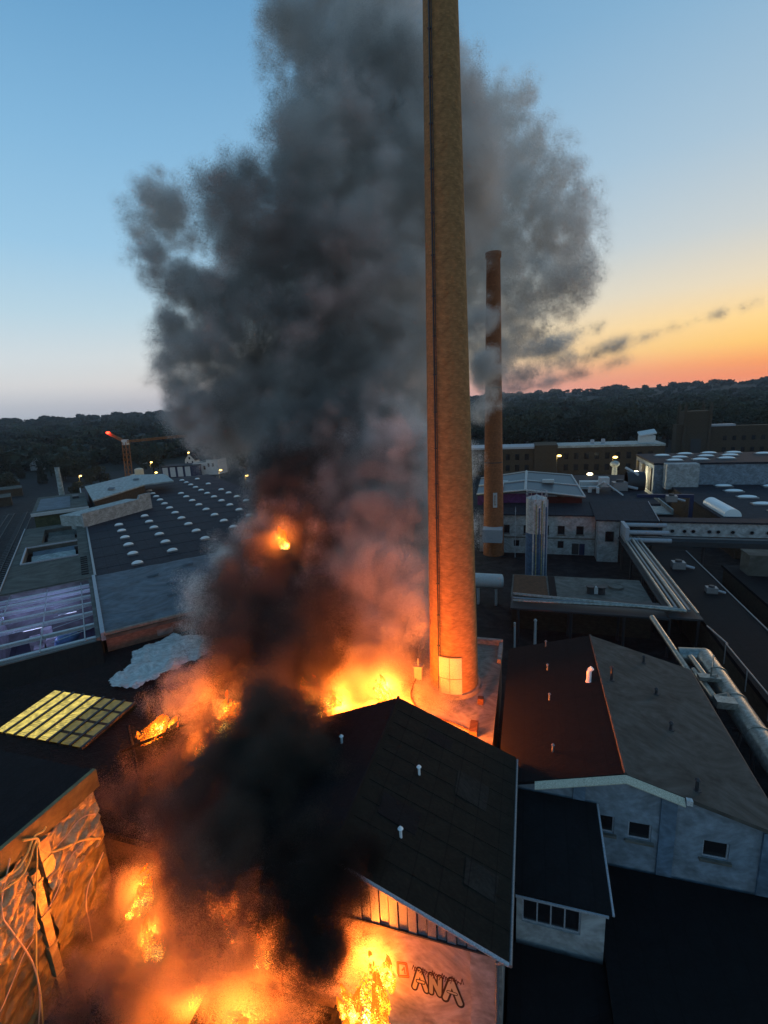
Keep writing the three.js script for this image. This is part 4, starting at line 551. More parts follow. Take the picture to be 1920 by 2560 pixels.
lampPost(8.1, -152, 9, 'yellow street lamp before the long brick building', SOD, 50, 0.42); lampPost(22.4, -146, 9, 'yellow street lamp beside the round headed mast', SOD, 50, 0.42); lampPost(-19, -82.5, 10, 'small pale lamp shining through the smoke left of the chimney', [1, 0.9, 0.6], 120, 0.2);
for (const [x, z, s] of [[13.7, -125.5, 'left'], [24.3, -128.2, 'right']]) lampPost(x, z, 7.4, s + ' bright floodlight behind the factory roofs', [1, 0.84, 0.5], 110, 0.46);
single('round_headed_mast', 'slim pale mast with a round head between the floodlights', 'mast', [rod([20.4, 0, -129], [20.4, 8.6, -129], 0.85, 0.55, 14), new THREE.SphereGeometry(1.1, 16, 10).scale(1, 0.75, 1).translate(20.4, 9.3, -129)], M.mintWhite);
[[-325, -237, 6, 'cottage with a white gable high on the far left slope'], [-262, -202, 7, 'white A-shaped gable cottage left of the crane'], [-284, -199, 5, 'dim cottage at the left edge of the picture'], [-212, -226, 4, 'low cottage behind the crane'], [43, -330, 7, 'white cottage among the trees in the middle right'], [83, -268, 9, 'pointed grey gable behind the brick tower'], [2, -300, 6, 'pale cottage right beside the slim chimney'], [60, -420, 6, 'tiny bright cottage on the right slope']].forEach(([x, z, s, label]) => {
  const y = Math.hypot(x, z) > 230 ? hillY(x, z) : 0, hse = thing('cottage', label, 'house', { at: [x, y, z], turn: Math.atan2(-x, -z) });
  mesh('wall', wallXY([[-s / 2, -1], [s / 2, -1], [s / 2, s * 0.5], [0, s * 1.05], [-s / 2, s * 0.5]], s / 2, s, [[-0.5, 0.5, s * 0.2, s * 0.42]]), M.plaster, hse); windowXY(hse, -0.5, 0.5, s * 0.2, s * 0.42, s / 2, 0, false);
  mesh('roof', [slab([[-s * 0.58, s * 0.42, s * 0.53], [0, s * 1.09, s * 0.53], [0, s * 1.09, -s * 0.53], [-s * 0.58, s * 0.42, -s * 0.53]], 0.2), slab([[0, s * 1.09, s * 0.53], [s * 0.58, s * 0.42, s * 0.53], [s * 0.58, s * 0.42, -s * 0.53], [0, s * 1.09, -s * 0.53]], 0.2)], M.feltBlack, hse);
});
[[-206, -144, 9, 'long pale shed roof at the far left edge'], [-186, -128, 12, 'narrow pale shed roof left of the green walled building'], [-168, -112, 10, 'low grey shed roof nearest the dark rails']].forEach(([x, z, w, label]) => { const sh = thing('yard_shed', label, 'shed', { at: [x, 0, z], turn: 0.9 }); mesh('wall', bx(-w / 2, w / 2, 0, 3, -2, 2), M.brickBrown, sh); mesh('roof', slab([[-w / 2, 3.6, -2.3], [w / 2, 3.6, -2.3], [w / 2, 3, 2.4], [-w / 2, 3, 2.4]], 0.2), M.flatGrey, sh); });
for (let i = 0; i < 4; i++) single('railway_track', ['nearest', 'second', 'third', 'farthest'][i] + ' rail line beside the grey flat building', 'track', (() => { const o = []; for (const d of [0, 1.43]) o.push(bx(-d - 13 - i * 4.6 - 0.05, -d - 13 - i * 4.6 + 0.05, 0.12, 0.3, -110, 60)); for (let k = 0; k < 110; k++) o.push(bx(-15.4 - i * 4.6, -12.4 - i * 4.6, 0.01, 0.13, -109 + k * 1.5, -108.6 + k * 1.5)); return o.map((g) => g.rotateY(LT).translate(...LO)); })(), M.steelDark);

// ---------- far right: brick works with tower ----------
const works = thing('brick_tower_works', 'old brick works with a square tower and corner pinnacles', 'building');
mesh('wing', [bx(64.2, 100, 0, 12.6, -212, -208)], M.brickBrown, works); mesh('wing', bx(53.5, 56, 0, 13.6, -213, -208), M.brickBrown, works); mesh('tower', [bx(56, 64.2, 0, 18.4, -216, -207.4), bx(55.9, 64.3, 14.3, 14.7, -216.1, -207.3)], M.brickBrown, works);
for (const [x, z] of [[56, -207.4], [64.2, -207.4], [56, -216], [64.2, -216]]) mesh('pinnacle', [rod([x, 0, z], [x, 20, z], 0.6, 0.5, 8), new THREE.ConeGeometry(0.6, 1.8, 8).translate(x, 20.9, z)], M.brickBrown, works);
mesh('wing_roof', bx(64.3, 72.5, 12.6, 13.3, -211.5, -207.6), M.paleSteel, works); mesh('portal', bx(58.4, 61.8, 2.5, 8.2, -207.4, -207.2), M.steelDark, works);
for (let i = 0; i < 9; i++) mesh('window', bx(69 + i * 3, 70.2 + i * 3, 7.4, 9, -208, -207.92), M.glass, works); for (let i = 0; i < 9; i++) mesh('window', bx(69 + i * 3, 70.2 + i * 3, 3, 4.8, -208, -207.92), M.glass, works);
const long = thing('long_brick_factory', 'long brown brick factory with a white roof edge behind the roofs', 'building');
mesh('wall', bx(-34, 42, 0, 9.2, -186, -174), M.brickBrown, long); mesh('roof', bx(-34, 2, 9.2, 9.8, -186.4, -173.6), M.paleSteel, long); mesh('roof', bx(9.5, 42, 9.2, 9.9, -186.4, -173.6), M.mintWhite, long); mesh('stair_tower', bx(2, 9.5, 0, 10.3, -186.6, -173), M.brickBrown, long);
for (const [x, hh] of [[21, 11.2], [24.4, 11.4], [39, 12.4]]) mesh('roof_vent', new THREE.CylinderGeometry(0.6, 0.7, 1.6, 12).translate(x, hh - 0.8, -180), M.paleSteel, long);
for (let r = 0; r < 2; r++) for (let i = 0; i < 22; i++) { const x = -30 + i * 3.2; if (x > 0.6 && x < 9.6) continue; mesh('window', bx(x, x + 1.4, 1.5 + r * 3.8, 3.6 + r * 3.8, -174, -173.94), M.glass, long); }
single('white_roof_cabin', 'white slanted cabin on the right end of the long brick factory', 'cabin', [slab([[35, 13.4, -181], [40, 14.2, -181], [40, 13.2, -177], [35, 12.4, -177]], 0.4), bx(35.2, 39.8, 9.9, 12.2, -180.6, -177.4)], M.white);

// ---------- trees ----------
const TR = [[5, -250, 18.7], [8, -230, 16.8], [14, -240, 19.6], [19, -235, 15.4], [25, -232, 16.4], [32, -245, 15.3], [39, -260, 20.2], [43, -250, 17.1], [52, -270, 20.6], [55, -255, 16.4], [71, -300, 20.4], [72, -280, 18.5], [80, -290, 21.8], [98, -330, 18.6], [107, -340, 22.2], [97, -290, 18.1], [106, -310, 18.4], [109, -300, 18.7], [112, -280, 17.4], [119, -300, 17.9], [-7, -240, 18.7], [-2, -260, 19.6], [90, -262, 15], [64, -262, 16], [46, -300, 20], [28, -290, 19], [12, -300, 19], [-14, -260, 17], [124, -280, 19], [132, -300, 20]];
const order = TR.map((t, i) => [t[0] / -t[1], i]).sort((a, b) => a[0] - b[0]).map((p) => p[1]);
TR.forEach(([x, z, top], i) => { const k = [14, 19, 24].includes(x) || i === 4 ? 3 : i % 3, g = hillY(x, z) - 0.3; tree(x, z, top - g, k, (k === 3 ? 'narrow conifer, ' : 'dark round crowned tree, ') + nth[order.indexOf(i)] + ' from the left in the belt behind the brick works', k === 3 ? 'conifers behind the brick works' : 'trees behind the brick works'); });
for (let i = 0; i < 70; i++) { const a = -0.72 - 0.62 * rnd(), r = rr(235, 420), x = Math.sin(a) * r, z = -Math.cos(a) * r; tree(x, z, rr(9, 15), i % 5, 'dark tree on the wooded slope at far left', 'trees on the left slope'); }
const shedTrees = [-205, -214, -168, -172, -150, -122, -114, -108];
for (const [x, z, h2] of [[-168, -150, 8], [-172, -158, 9], [-150, -128, 6], [-205, -170, 9], [-214, -180, 10], [-122, -190, 9], [-114, -196, 10], [-108, -188, 8]]) tree(x, z, h2, 0, nth[shedTrees.indexOf(x)] + ' bushy tree from the left among the far left sheds and lamps', 'trees among the left sheds');
{ // far woods read as one mass
  const g = metres(crownGeo([[0, 0.45, 0, 0.5, 0.8], [0.35, 0.35, 0.1, 0.4, 0.8], [-0.3, 0.4, -0.2, 0.42, 0.8]], 150, 0.13)), n = 5200, m = new THREE.InstancedMesh(g, leafMatB, n), X = new THREE.Matrix4(), q = new THREE.Quaternion(), e = new THREE.Euler();
  for (let i = 0; i < n; i++) { const a = -1.6 + 2.5 * rnd(), r = 330 + 1400 * Math.pow(rnd(), 1.5), x = Math.sin(a) * r, z = -Math.cos(a) * r, s = (4 + 9 * rnd() * rnd()) * (1 + r / 2200), sh = rr(0.55, 1.5); m.setColorAt(i, new THREE.Color().setRGB(sh * rr(0.9, 1.25), sh, sh * rr(0.8, 1.05))); X.compose(V(x, hillY(x, z) - 0.5, z), q.setFromEuler(e.set(0, rr(0, 6.28), 0)), V(s * 1.2, s, s * 1.2)); m.setMatrixAt(i, X); }
  m.name = 'far_woods'; m.castShadow = m.receiveShadow = true; m.userData = { kind: 'stuff', label: 'dark woods covering the far hills', category: 'woods' }; scene.add(m);
}
// ---------- small roof plant in the right middle distance ----------
[[6.2, 7.2, -94.5, 1.6, 'box shaped air unit on the linking hall nearest the panelled roof'], [17.5, 7.2, -104, 2.2, 'tall air unit left of the black filter drum'], [4, 7.2, -112, 1.8, 'low air unit in the middle of the linking hall roof'], [18.4, 4, -66, 1.2, 'small air unit far down the long black roof'], [19.6, 4, -58, 0.9, 'lone air unit in the middle of the long black roof'], [28, 3.5, -52, 1.3, 'air unit on the dark flat building at the right edge'], [24, 7.2, -93, 1.4, 'air unit beside the dark portal frame']].forEach(([x, y, z, s, label]) => { const u = thing('air_unit', label, 'air unit', { at: [x, y, z], turn: rr(-0.1, 0.1) }); mesh('casing', bx(-s * 0.6, s * 0.6, 0.12, s * 0.8, -s * 0.45, s * 0.45), M.steel, u); mesh('fan_cowl', new THREE.CylinderGeometry(s * 0.3, s * 0.34, s * 0.22, 16).translate(0, s * 0.9, 0), M.steelDark, u); mesh('foot_rail', [bx(-s * 0.6, s * 0.6, 0, 0.12, -s * 0.45, -s * 0.35), bx(-s * 0.6, s * 0.6, 0, 0.12, s * 0.35, s * 0.45)], M.steelDark, u); mesh('side_duct', rod([s * 0.6, s * 0.4, 0], [s * 1.5, s * 0.15, 0], s * 0.14), M.paleSteel, u); });
[[3.2, -64.5], [5.4, -66], [8.4, -63.8]].forEach(([x, z], i) => single('yard_drum', ['left', 'middle', 'right'][i] + ' drum standing in the dark yard behind the concrete roof', 'drum', [new THREE.CylinderGeometry(0.5, 0.5, 1.3, 16).translate(x, 0.65, z), new THREE.TorusGeometry(0.5, 0.04, 6, 18).rotateX(Math.PI / 2).translate(x, 0.9, z), new THREE.TorusGeometry(0.5, 0.04, 6, 18).rotateX(Math.PI / 2).translate(x, 1.3, z)], M.paleSteel));
single('pale_vent_pipe', 'short pale vent standing alone in the yard left of the pipes', 'pipe', pipe([[-1.1, 0, -48], [-1.1, 3.4, -48]], 0.1), M.white);
single('small_white_cap', 'small white cap on the dark yard roof before the pipes', 'cap', [new THREE.CylinderGeometry(0.12, 0.16, 3.2, 10).translate(0.96, 1.6, -49.2), new THREE.SphereGeometry(0.18, 12, 8).translate(0.96, 3.25, -49.2)], M.white);
single('flue_tank', 'pale horizontal tank at the foot of the slim chimney', 'tank', [new THREE.CylinderGeometry(0.95, 0.95, 3.6, 20).rotateZ(Math.PI / 2).translate(-4.9, 3.2, -60.2), new THREE.SphereGeometry(0.95, 18, 10).scale(0.35, 1, 1).translate(-3.1, 3.2, -60.2), new THREE.SphereGeometry(0.95, 18, 10).scale(0.35, 1, 1).translate(-6.7, 3.2, -60.2), bx(-6.2, -5.9, 0, 2.4, -60.6, -59.8), bx(-3.9, -3.6, 0, 2.4, -60.6, -59.8)], M.white);
// ---------- smoke: clouds of small soot flakes that the light really passes between ----------
function flakeCluster(n, size) {
  const pos = [], nor = [], v = new THREE.Vector3(), a = new THREE.Vector3(), b = new THREE.Vector3();
  for (let i = 0; i < n; i++) {
    do { v.set(rr(-1, 1), rr(-1, 1), rr(-1, 1)); } while (v.length() > 1);
    v.multiplyScalar(Math.pow(v.length(), 0.9));
    a.set(rr(-1, 1), rr(-1, 1), rr(-1, 1)).normalize(); b.set(rr(-1, 1), rr(-1, 1), rr(-1, 1)).cross(a).normalize();
    const s = size * rr(0.6, 1.4), m = a.clone().cross(b);
    for (let k = 0; k < 3; k++) { const t = k * 2.0944; pos.push(v.x + s * (a.x * Math.cos(t) + b.x * Math.sin(t)), v.y + s * (a.y * Math.cos(t) + b.y * Math.sin(t)), v.z + s * (a.z * Math.cos(t) + b.z * Math.sin(t))); nor.push(m.x, m.y, m.z); }
  }
  const g = new THREE.BufferGeometry();
  g.setAttribute('position', new THREE.Float32BufferAttribute(pos, 3)); g.setAttribute('normal', new THREE.Float32BufferAttribute(nor, 3));
  return g;
}
const sootMat = new THREE.MeshPhysicalMaterial({ color: 0xffffff, roughness: 1, specularIntensity: 0, transmission: 0.5, thickness: 0, side: THREE.DoubleSide });
function smoke(name, label, lobes, o) {
  const g = flakeCluster(o.flakes, o.flake), pts = [], cum = []; let total = 0;
  for (const l of lobes) { total += Math.pow(l[3], 3) * (l[4] ?? 1); cum.push(total); }
  let tries = 0;
  while (pts.length < o.count && tries++ < o.count * 40) {
    const t = rnd() * total; let i = 0; while (cum[i] < t) i++;
    const [cx, cy, cz, r] = lobes[i];
    const x = cx + rr(-1.25, 1.25) * r, y = cy + rr(-1.25, 1.25) * r, z = cz + rr(-1.25, 1.25) * r;
    let best = -9, inside = 0;
    for (const l of lobes) { const q = 1 - Math.hypot(x - l[0], y - l[1], z - l[2]) / l[3]; if (q > -0.25) inside += (l[4] ?? 1); if (q * Math.min(1, l[3] / o.edge) > best) best = q * Math.min(1, l[3] / o.edge); }
    const s = 1 / o.scale, warp = fbm(x * s * 0.6 + 31, y * s * 0.6, z * s * 0.6, 2);
    const n = fbm(x * s + warp, y * s + 2 * warp, z * s - warp, 4), billow = 0.5 - 1.6 * Math.abs(n);
    const v = best + o.amp * (billow - 0.12);
    let p = THREE.MathUtils.smoothstep(v, 0, o.soft) / Math.max(1, inside / (l4(lobes[i])));
    p *= 0.35 + 1.3 * Math.max(0, 0.5 + 1.6 * fbm(x * s * 1.7 + 9, y * s * 1.7 + 3, z * s * 1.7, 3));
    if (rnd() < p) pts.push([x, y, z, Math.min(1, p)]);
  }
  const m = new THREE.InstancedMesh(g, o.mat ?? sootMat, pts.length), M = new THREE.Matrix4(), Q = new THREE.Quaternion(), E = new THREE.Euler(), c = new THREE.Color();
  pts.forEach(([x, y, z, n], i) => {
    const k = o.size * rr(0.7, 1.3);
    M.compose(new THREE.Vector3(x, y, z), Q.setFromEuler(E.set(rr(0, 6.28), rr(0, 6.28), rr(0, 6.28))), new THREE.Vector3(k, k, k)); m.setMatrixAt(i, M);
    const t = THREE.MathUtils.clamp(0.5 + 1.3 * fbm(x * 0.05 + 70, y * 0.05, z * 0.05, 3) + rr(-0.12, 0.12), 0, 1);
    c.setRGB(...[0, 1, 2].map((q) => o.dark[q] + (o.pale[q] - o.dark[q]) * t)); m.setColorAt(i, c);
  });
  m.name = numbered(name); m.castShadow = m.receiveShadow = true;
  m.userData = { label, category: 'smoke', kind: 'stuff' };
  scene.add(m);
  return m;
}
const l4 = (l) => l[4] ?? 1;
const LOBES = {"plume": [[-20.65, 39.09, -58.79, 11.15], [-26.19, 43.16, -55.89, 8.08], [-16.45, 43.78, -63.3, 9.81], [-21.53, 50.79, -63.36, 10.96], [-14.28, 53.53, -68.35, 10.13], [-25.76, 58.19, -65.91, 7.15], [-18.98, 62.44, -71.1, 10.46], [-13.06, 60.33, -72.42, 6.77], [-30.38, 47.57, -55.63, 5.92], [-34.01, 49.07, -54.86, 4.04], [-27.13, 34.54, -51.49, 8.31], [-20.12, 31.14, -52.85, 9.35], [-31.08, 32.72, -49.86, 4.41], [-14.68, 32.07, -56.86, 7.0], [-21.31, 25.28, -46.85, 6.73], [-15.79, 25.93, -48.69, 6.73], [-26.4, 27.42, -45.79, 4.33], [-27.24, 51.38, -59.61, 5.02]], "crown": [[-16.62, 68.99, -75.47, 7.62], [-22.73, 71.78, -74.24, 7.62], [-28.2, 71.44, -72.49, 5.71], [-31.59, 74.71, -72.21, 5.08], [-28.52, 79.17, -76.31, 6.54], [-22.26, 79.48, -78.29, 7.19], [-17.2, 76.03, -79.05, 5.88], [-30.59, 68.47, -71.08, 4.44], [-33.54, 80.06, -74.98, 3.92], [-26.08, 83.5, -78.05, 5.88], [-18.53, 81.2, -79.83, 5.23], [-12.1, 69.4, -79.08, 5.88]], "left": [[-44.18, 51.4, -56.57, 3.46], [-46.1, 50.37, -55.75, 2.42], [-41.93, 48.47, -56.59, 2.88], [-43.14, 43.51, -52.93, 2.9], [-39.9, 41.17, -53.39, 3.9], [-36.57, 39.17, -52.88, 3.29], [-39.49, 35.71, -50.12, 2.42], [-37.39, 33.24, -50.19, 3.23], [-38.18, 29.06, -47.92, 2.64], [-33.47, 26.77, -47.76, 3.63], [-39.44, 32.29, -49.35, 2.15]], "right": [[-6.25, 80.16, -111.18, 6.33], [-2.83, 82.63, -112.8, 4.07], [-3.55, 72.98, -110.36, 7.23], [0.86, 67.46, -110.44, 7.68], [2.72, 58.56, -108.96, 9.49], [5.46, 48.73, -107.54, 7.68], [-2.31, 47.36, -104.85, 9.94], [-5.96, 59.89, -106.61, 11.75], [-9.59, 71.53, -108.18, 10.85], [-3.95, 41.28, -102.95, 8.13], [-8.26, 34.96, -95.9, 6.06], [-10.13, 49.53, -102.96, 11.75], [8.34, 59.15, -110.81, 4.52]], "column": [[-19.1, 20.87, -43.3, 6.33], [-13.89, 20.16, -44.73, 5.88], [-20.31, 17.82, -40.09, 4.33], [-15.37, 15.71, -40.04, 6.35], [-11.42, 15.86, -43.43, 3.54], [-19.97, 22.58, -44.5, 6.0], [-20.05, 14.09, -36.1, 3.84], [-15.38, 11.88, -37.02, 5.65], [-11.4, 12.13, -39.36, 3.72], [-21.03, 10.61, -33.93, 3.94], [-16.81, 9.29, -33.85, 4.62], [-23.27, 9.19, -32.92, 2.96], [-17.32, 6.99, -31.02, 3.29], [-20.13, 7.85, -30.36, 3.29]], "tan": [[-6.58, 31.14, -76.26, 2.77], [-5.44, 30.41, -76.44, 2.08], [-5.39, 27.03, -75.68, 1.52], [-7.34, 37.93, -77.59, 2.49], [-7.27, 25.14, -72.52, 1.75], [-12.08, 21.61, -43.48, 4.33], [-11.6, 16.45, -40.83, 4.18], [-11.76, 12.26, -37.68, 3.99], [-9.93, 8.72, -36.35, 3.12], [-12.36, 7.56, -34.81, 3.46], [-27.04, 12.36, -37.85, 2.21], [-27.64, 9.95, -34.97, 2.33], [-25.71, 14.16, -39.74, 2.26], [-27.58, 8.53, -33.59, 1.65], [-24.9, 18.9, -44.29, 2.88], [-32.94, 24.21, -47.33, 3.63], [-37.28, 25.88, -48.53, 2.69], [-8.87, 18.91, -57.76, 2.79], [-8.3, 11.54, -53.03, 2.38]], "orange": [[-20.47, 6.38, -25.63, 2.78], [-22.98, 6.83, -24.97, 1.63], [-17.64, 5.6, -26.32, 1.96], [-15.15, 6.71, -30.55, 3.2], [-11.74, 6.19, -31.47, 2.85], [-9.25, 5.15, -33.06, 2.19], [-6.17, 4.47, -32.24, 2.11], [-14.22, 8.5, -33.39, 3.0], [-4.42, 4.0, -32.13, 1.73], [-16.37, 5.29, -28.78, 2.08]], "black": [[-13.24, 8.37, -20.81, 3.12], [-14.64, 7.53, -19.11, 2.88], [-11.52, 7.33, -18.42, 3.06], [-14.67, 6.12, -17.18, 2.24], [-11.63, 6.15, -16.5, 2.88], [-8.9, 6.87, -16.97, 2.06], [-8.83, 6.5, -14.76, 2.17], [-16.79, 6.67, -18.26, 1.88], [-7.87, 7.45, -17.42, 1.51], [-8.09, 6.49, -16.06, 1.76], [-19.89, 6.1, -17.18, 1.75], [-20.14, 5.28, -15.85, 1.32], [-7.44, 7.33, -13.24, 1.51], [-18.44, 5.54, -17.49, 1.5], [-15.67, 5.02, -16.08, 1.62], [-12.32, 5.42, -15.06, 1.8], [-9.46, 6.41, -13.48, 1.41], [-18.23, 7.4, -21.2, 1.67], [-11.79, 8.93, -12.39, 1.34], [-10.02, 8.88, -12.49, 1.4], [-8.69, 8.88, -13.11, 1.5], [-11.95, 8.64, -13.77, 1.35], [-15.18, 7.43, -14.64, 1.27]], "front": [[-7.06, 9.33, -12.75, 1.43], [-6.91, 8.74, -11.91, 1.29], [-6.35, 8.28, -11.33, 1.09], [-7.76, 8.75, -12.18, 1.0], [-6.43, 9.14, -13.43, 1.04], [-8.66, 8.78, -13.2, 0.89]], "core": [[-20.01, 11.89, -30.97, 3.61], [-16.33, 9.47, -28.05, 3.3], [-19.13, 14.37, -32.8, 3.12], [-19.12, 9.7, -27.75, 2.99], [-16.24, 10.9, -30.4, 3.3], [-21.12, 11.09, -29.94, 2.63], [-16.24, 8.0, -26.24, 2.67], [-18.06, 16.62, -36.13, 3.31], [-19.72, 19.85, -38.36, 3.46]], "glow": [[-17.16, 6.36, -17.54, 1.35], [-16.55, 4.61, -15.72, 1.73], [-17.26, 3.13, -14.63, 2.15], [-14.44, 3.15, -14.42, 2.16], [-16.72, 1.73, -12.86, 2.22], [-13.63, 2.32, -12.87, 2.32], [-11.04, 2.96, -13.28, 1.68], [-14.6, 1.22, -11.79, 2.07], [-11.56, 2.31, -11.9, 1.97], [-9.16, 2.81, -12.21, 1.28], [-6.21, 5.91, -14.9, 1.06], [-5.22, 5.32, -14.85, 0.86], [-19.13, 0.41, -11.82, 1.69], [-18.98, 1.78, -13.26, 1.33], [-20.73, -0.95, -11.02, 1.48], [-12.88, 4.92, -15.84, 1.55], [-9.67, 7.97, -12.71, 1.07], [-10.38, 6.99, -11.73, 1.38], [-9.1, 5.82, -11.32, 1.35], [-12.18, 5.64, -11.94, 1.46], [-8.19, 5.09, -10.89, 1.14], [-6.25, 7.27, -13.59, 0.89], [-5.05, 6.95, -13.88, 0.71]], "trail": [[-14.1, 37.11, -255.2, 6.46], [-12.3, 37.39, -255.82, 6.42], [-10.49, 37.66, -256.43, 6.38], [-8.69, 37.94, -257.05, 6.34], [-6.88, 38.21, -257.66, 6.29], [-5.08, 38.49, -258.28, 6.25], [-3.28, 38.76, -258.89, 6.21], [-1.47, 39.04, -259.51, 6.17], [0.33, 39.31, -260.12, 6.13], [2.14, 39.59, -260.74, 6.08], [3.94, 39.86, -261.35, 6.04], [5.74, 40.14, -261.97, 6.0], [7.5, 40.6, -262.61, 5.88], [9.27, 41.06, -263.26, 5.75], [11.03, 41.53, -263.9, 5.63], [12.79, 41.99, -264.55, 5.51], [14.55, 42.46, -265.19, 5.38], [16.31, 42.92, -265.84, 5.26], [18.07, 43.38, -266.48, 5.14], [19.83, 43.85, -267.13, 5.02], [21.59, 44.31, -267.77, 4.89], [23.35, 44.78, -268.42, 4.77], [25.11, 45.24, -269.06, 4.65], [26.87, 45.7, -269.71, 4.52], [28.64, 46.17, -270.35, 4.4], [30.4, 46.63, -271.0, 4.28], [32.16, 47.1, -271.64, 4.15], [33.92, 47.58, -272.29, 4.06], [35.68, 48.05, -272.94, 3.97], [37.44, 48.53, -273.59, 3.88], [39.2, 49.01, -274.24, 3.78], [40.96, 49.49, -274.88, 3.69], [42.72, 49.97, -275.53, 3.6], [44.48, 50.45, -276.18, 3.51], [46.24, 50.93, -276.83, 3.42], [48.0, 51.41, -277.48, 3.32], [49.76, 51.89, -278.13, 3.23], [51.53, 52.37, -278.77, 3.14], [53.29, 52.84, -279.42, 3.05], [55.05, 53.32, -280.07, 2.95], [56.81, 53.8, -280.72, 2.86], [58.57, 54.28, -281.37, 2.77], [60.26, 54.75, -281.99, 2.72], [61.95, 55.21, -282.62, 2.66], [63.65, 55.68, -283.24, 2.61], [65.34, 56.15, -283.87, 2.56], [67.03, 56.61, -284.49, 2.5], [68.73, 57.08, -285.12, 2.45], [70.42, 57.55, -285.74, 2.4], [72.11, 58.01, -286.37, 2.34], [73.8, 58.48, -286.99, 2.29], [75.5, 58.95, -287.62, 2.24], [77.19, 59.41, -288.24, 2.18], [78.88, 59.88, -288.87, 2.13], [80.58, 60.34, -289.49, 2.08], [82.31, 60.73, -290.11, 2.05], [84.05, 61.11, -290.73, 2.03], [85.79, 61.5, -291.35, 2.0], [87.53, 61.88, -291.97, 1.98], [89.27, 62.26, -292.59, 1.96], [91.01, 62.65, -293.21, 1.93], [92.75, 63.03, -293.83, 1.91], [94.49, 63.42, -294.45, 1.88], [96.23, 63.8, -295.07, 1.86], [97.96, 64.18, -295.69, 1.83], [99.7, 64.57, -296.31, 1.81], [101.44, 64.95, -296.93, 1.79], [103.18, 65.33, -297.55, 1.76], [104.92, 65.72, -298.17, 1.74], [106.66, 66.1, -298.79, 1.71], [108.4, 66.49, -299.41, 1.69], [110.14, 66.87, -300.03, 1.66], [111.88, 67.25, -300.65, 1.64], [-11.8, 30.92, -254.48, 4.62], [-9.59, 31.21, -255.23, 4.53], [-7.39, 31.51, -255.97, 4.45], [-5.18, 31.8, -256.71, 4.36], [-2.98, 32.1, -257.45, 4.28], [-0.77, 32.39, -258.19, 4.2], [1.43, 32.69, -258.94, 4.11], [3.64, 32.99, -259.68, 4.03], [5.84, 33.28, -260.42, 3.94], [8.05, 33.58, -261.16, 3.86], [10.25, 33.87, -261.91, 3.78], [12.46, 34.17, -262.65, 3.69], [14.66, 34.7, -263.44, 3.59], [16.86, 35.24, -264.24, 3.49], [19.07, 35.78, -265.04, 3.38], [21.27, 36.31, -265.83, 3.28], [23.47, 36.85, -266.63, 3.18], [25.67, 37.38, -267.43, 3.08], [27.87, 37.92, -268.22, 2.97], [30.07, 38.46, -269.02, 2.87], [32.28, 38.99, -269.82, 2.77], [34.48, 39.53, -270.61, 2.67], [36.68, 40.07, -271.41, 2.56], [38.88, 40.6, -272.2, 2.46], [41.08, 41.14, -273.0, 2.36], [43.29, 41.67, -273.8, 2.26], [45.49, 42.21, -274.59, 2.15], [47.69, 42.75, -275.39, 2.05], [49.89, 43.28, -276.19, 1.95], [-9.78, 49.07, -257.13, 5.95], [-7.04, 49.35, -258.03, 5.89], [-4.31, 49.62, -258.93, 5.84], [-1.57, 49.9, -259.83, 5.78], [1.16, 50.18, -260.73, 5.72], [3.9, 50.45, -261.63, 5.66], [6.63, 50.73, -262.53, 5.61], [9.37, 51.01, -263.43, 5.55], [12.1, 51.29, -264.33, 5.49], [14.77, 52.26, -265.37, 5.14], [17.43, 53.24, -266.41, 4.78], [20.1, 54.22, -267.45, 4.42], [22.76, 55.2, -268.49, 4.07], [25.42, 56.18, -269.53, 3.71], [28.09, 57.15, -270.57, 3.36], [30.75, 58.13, -271.61, 3.0], [33.41, 59.11, -272.65, 2.64]], "flames": [[-5.43, 3.1, -12.35, 2.16, 3.2, 0.26], [-5.89, 4.39, -12.07, 1.02, 1.18, -0.34], [-4.71, 4.84, -12.97, 0.87, 1.21, 0.0], [-16.75, 1.42, -13.64, 1.58, 1.75, 0.18], [-17.67, 2.85, -14.11, 1.34, 2.19, 0.78], [-11.74, 3.62, -13.96, 0.98, 2.04, -0.51], [-11.24, 3.97, -13.98, 0.71, 0.81, 0.2], [-10.44, 3.1, -13.6, 0.99, 1.19, -0.2], [-10.26, 3.55, -13.97, 0.8, 0.8, 0.2], [-24.08, 4.33, -21.92, 3.38, 2.15, 1.69], [-24.81, 4.22, -21.67, 1.85, 1.38, 0.62], [-19.39, 5.44, -21.46, 1.44, 1.15, 0.72], [-14.08, 4.62, -27.72, 2.65, 2.65, -1.0], [-19.22, 4.83, -23.52, 3.69, 3.08, 0.77], [-16.69, 4.91, -26.45, 2.94, 2.29, 0.65], [-12.67, 4.39, -28.63, 1.68, 1.68, -0.67], [-17.94, 15.7, -31.76, 1.49, 1.42, -0.18], [-13.1, 1.53, -12.32, 1.58, 1.18, 0.1], [-10.55, 2.17, -11.64, 1.46, 1.1, 0.09], [-4.3, 5.05, -25.4, 1.5, 1.3, 0.1], [-9.6, 5.05, -29.6, 1.8, 1.8, -0.3]]};
